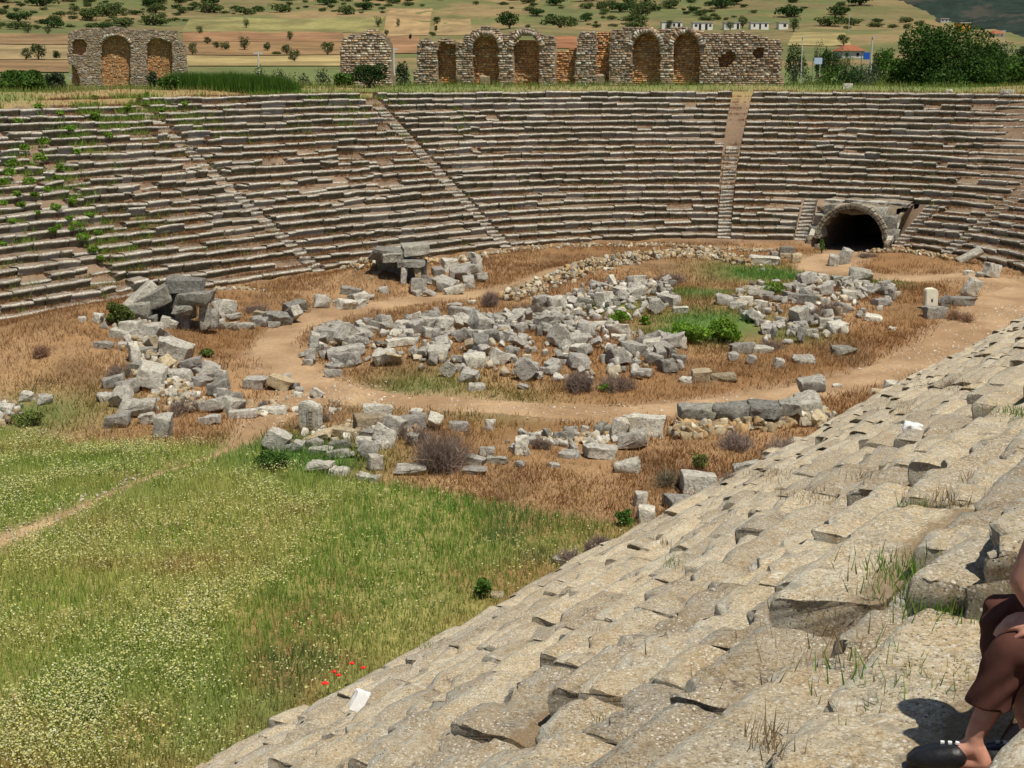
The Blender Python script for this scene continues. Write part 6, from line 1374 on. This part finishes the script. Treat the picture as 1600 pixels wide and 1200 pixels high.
tofoot = (fwd * .94 - sid * .34).normalized()
def foot(A, d): return [(A, .038), (A + d * .06 - up * .035, .036), (A + d * .13 - up * .058, .032), (A + d * .185 - up * .068, .022)]
def toes(A, d): s = d.cross(up).normalized(); return [[(A + d * .15 + s * k * .017 - up * .068, .014), (A + d * (.205 - .006 * abs(k - .5)) + s * k * .019 - up * .075, .010)] for k in (-2, -1, 0, 1, 2)]
def heel(A, d): return [(A, .038), (A - d * .035 - up * .06, .034), (A + d * .05 - up * .07, .03)]
def hand(Wp, d, pn, thumb_side):
    """Palm, four fingers of unequal length bent at the knuckles, and a thumb from the side of the palm."""
    d = d.normalized(); s = d.cross(pn).normalized() * thumb_side; ch = []
    for k in range(4):
        off = s * (.027 - .018 * k); L_ = (.070, .080, .074, .058)[k]; b = Wp + d * .085 + off; q1 = b + d * L_ * .5 - pn * .006; q2 = q1 + d * L_ * .33 - pn * .018; q3 = q2 + d * L_ * .25 - pn * .024
        ch.append([(Wp + d * .015 + off * .7, .015), (b, .0135), (q1, .0098), (q2, .0086), (q3, .0072)])
    t0 = Wp + d * .03 + s * .026; ch.append([(t0, .015), (t0 + s * .028 + d * .028 - pn * .004, .0125), (t0 + s * .036 + d * .058 - pn * .014, .0100), (t0 + s * .034 + d * .080 - pn * .022, .0085)])
    return ch
dN = (KN - HN).normalized(); pnN = (up * .8 - sid * .5).normalized()
chains = [[(HN, .085), (KN, .062), (KN - (KN - AN) * .30, .056), (KN - (KN - AN) * .55, .050), (AN + up * .05, .034), (AN, .036)], [(HF, .085), (KF, .060), (KF + (AF - KF) * .35, .055), (AF + up * .05, .034), (AF, .036)],
          foot(AN, tofoot), heel(AN, tofoot), foot(AF, tofoot), heel(AF, tofoot),
          [(SPB, .13), (SPB.lerp(SPC, .5), .125), (SPC, .125)], [(SPC, .10), (SHN, .058)], [(SPC, .10), (SHF, .058)], [(SPC, .08), (NECK, .052), (HEAD - up * .05, .05)],
          [(SHN, .058), (SHN.lerp(ELN, .45), .053), (ELN, .042), (ELN.lerp(WRN, .35), .041), (WRN, .027), (WRN + (WRN - ELN).normalized() * .03, .026)], [(SHF, .056), (ELF, .042), (ELF.lerp(WRF, .35), .040), (WRF, .027)], [(HN, .10), (HF, .10)]]
chains += toes(AN, tofoot) + toes(AF, tofoot) + hand(WRN, dN + Vector((0, 0, -.25)), pnN, -1) + hand(WRF, (-fwd + sid * .4 - up * .55), up, 1)
hf = (fwd * .95 - sid * .1 - up * .25).normalized(); hs = hf.cross(up).normalized(); hu = hs.cross(hf).normalized()
HR_ = Matrix((hs, hf, hu)).transposed()
ext = [(HEAD + hu * .03, (.072, .092, .095), HR_), (HEAD + hf * .035 - hu * .045, (.055, .062, .06), HR_), (HEAD + hf * .098 - hu * .012, (.012, .018, .022), HR_), (HEAD + hf * .09 - hu * .022, (.016, .014, .009), HR_), (HEAD + hf * .086 - hu * .058, (.024, .010, .007), HR_), (HEAD + hf * .08 - hu * .09, (.022, .018, .016), HR_)]
for e_ in (-1, 1): ext += [(HEAD + hs * e_ * .072 - hu * .005, (.010, .02, .03), HR_), (HEAD + hf * .082 + hs * e_ * .03 + hu * .024, (.02, .012, .008), HR_)]
me = capsules(chains, .0062, 5, 'body', M_SKIN, extra=ext)
body = link('body', me, PE); 
tr = [[(HN, .118), (HN.lerp(KN, .5), .098), (KN + up * .005, .083), (KN - (KN - AN) * .20 + fwd * .008, .084), (KN - (KN - AN) * .60 + fwd * .012, .080)], [(HF, .118), (HF.lerp(KF, .5), .098), (KF + up * .005, .084), (KF + (AF - KF) * .22 + fwd * .02, .088), (KF + (AF - KF) * .52 + fwd * .03, .092)], [(HN, .12), (HF, .12)], [(SPB, .145), (SPB.lerp(SPC, .22), .142)]]
me = capsules(tr, .012, 5, 'trousers', M_BROWN)
v = np.empty(len(me.vertices) * 3); me.vertices.foreach_get('co', v); v = v.reshape(-1, 3); nr = np.empty(len(v) * 3); me.vertices.foreach_get('normal', nr); nr = nr.reshape(-1, 3)
w_ = v @ np.array([fwd.x, fwd.y, .9]) ; fold = np.sin(w_ * 62 + 5 * fbm(v * 6, 3, 2)) * (fbm(v * 5, 9, 2) - .35)
v = v + nr * (fold * .02)[:, None]; me.vertices.foreach_set('co', v.ravel())
# cut the hems so the trouser legs end in open cuffs
bm = bmesh.new(); bm.from_mesh(me)
for K_, A_, f_ in ((KN, AN, .56), (KF, AF, .5)):
    c = K_.lerp(A_, f_); n_ = (A_ - K_).normalized(); n_ = (n_ - fwd * .22).normalized()
    gm = [g_ for g_ in list(bm.verts) + list(bm.edges) + list(bm.faces)]
    bmesh.ops.bisect_plane(bm, geom=gm, plane_co=c, plane_no=n_)
    dl = [f for f in bm.faces if (f.calc_center_median() - c).dot(n_) > 0 and (lambda q: (q - n_ * q.dot(n_)).length)(f.calc_center_median() - c) < .16]
    bmesh.ops.delete(bm, geom=dl, context='FACES')
bm.to_mesh(me); bm.free(); me.polygons.foreach_set('use_smooth', np.ones(len(me.polygons), bool))
o = link('trousers', me, PE); sm = o.modifiers.new('thick', 'SOLIDIFY'); sm.thickness = .005; sm.offset = -1
sh = [[(SPB + up * .03, .148), (SPB.lerp(SPC, .5), .140), (SPC, .138)], [(SPC, .11), (SHN, .072)], [(SPC, .11), (SHF, .072)], [(SHN, .072), (SHN.lerp(ELN, .16), .070)], [(SHF, .072), (SHF.lerp(ELF, .16), .070)]]
link('top', capsules(sh, .012, 5, 'top', M_SHIRT), PE)
link('hair', capsules([[(HEAD + hu * .055 - hf * .02, .088), (HEAD - hf * .045 + hu * .0, .082), (HEAD - hf * .055 - hu * .06, .06)]], .008, 4, 'hair', M_HAIR, extra=[(HEAD + hu * .05 - hf * .012, (.083, .095, .088), HR_)]), PE)
for e_ in (-1, 1):
    bm = bmesh.new(); bmesh.ops.create_icosphere(bm, subdivisions=2, radius=.0105, matrix=Matrix.Translation(HEAD + hf * .086 + hs * e_ * .03 + hu * .012)); bm_obj('eye', bm, M_EYE, PE)
for A_ in (AN, AF):
    d = tofoot; s = d.cross(up).normalized()
    sole = capsules([[(A_ - d * .05 - up * .098, .036), (A_ + d * .05 - up * .102, .036), (A_ + d * .14 - up * .100, .044), (A_ + d * .20 - up * .100, .036)]], .007, 4, 'sandal', M_SHOE)
    vv = np.empty(len(sole.vertices) * 3); sole.vertices.foreach_get('co', vv); vv = vv.reshape(-1, 3); zc = A_.z - .1; vv[:, 2] = zc + np.clip(vv[:, 2] - zc, -.016, .012); sole.vertices.foreach_set('co', vv.ravel())
    so_ = link('sandal', sole, PE)
    up_ = capsules([[(A_ + d * .065 - up * .042 + s * e, .046), (A_ + d * .13 - up * .058 + s * e, .046), (A_ + d * .19 - up * .072 + s * e, .036), (A_ + d * .215 - up * .082 + s * e * .6, .026)] for e in (-.016, .016)], .006, 3, 'vamp', M_SHOE); link('vamp', up_, so_)
    bm = bmesh.new()
    for k in range(3): q = A_ + d * (.06 + .026 * k) + up * (.010 - .008 * k) + s * (.012 * (k - 1)); bmesh.ops.create_cube(bm, size=1, matrix=Matrix.Translation(q) @ Matrix.Rotation(math.atan2(d.y, d.x), 4, 'Z') @ Matrix.Diagonal((.014, .014, .008, 1)))
    bm_obj("buckle", bm, M_METAL, so_)
for ch in PE.children: ch.matrix_parent_inverse = Matrix.Translation(PE.location).inverted()
# ---------------------------------------------------------------- light, sky and camera
SUN_AZ, SUN_EL = math.radians(146), math.radians(65)
w = bpy.data.worlds.new('World'); SC.world = w; w.use_nodes = True
nt = w.node_tree; bg = nt.nodes['Background']; sky = nt.nodes.new('ShaderNodeTexSky'); sky.sky_type = 'NISHITA'; sky.sun_disc = False
sky.sun_elevation = SUN_EL; sky.sun_rotation = SUN_AZ; nt.links.new(sky.outputs[0], bg.inputs[0]); bg.inputs[1].default_value = .065
sl = bpy.data.lights.new('sun', 'SUN'); sl.energy = 4.8; sl.angle = math.radians(.5); sl.color = (1, .94, .83)
so = bpy.data.objects.new('sun', sl); COL.objects.link(so)
sd = Vector((math.sin(SUN_AZ) * math.cos(SUN_EL), math.cos(SUN_AZ) * math.cos(SUN_EL), math.sin(SUN_EL)))
so.rotation_euler = sd.to_track_quat('Z', 'Y').to_euler(); so.location = (0, 0, 60)
cd = bpy.data.cameras.new('camera'); cd.sensor_width = 36; cd.lens = 36 * F / 1600; cd.clip_end = 8000; cd.clip_start = .1
co = bpy.data.objects.new('camera', cd); COL.objects.link(co); co.location = (0, 0, EYE); co.rotation_euler = (PI / 2 - PITCH, 0, 0)
SC.camera = co
SC.view_settings.view_transform = 'Standard'; SC.view_settings.look = 'None'; SC.view_settings.exposure = 0; SC.view_settings.gamma = 1
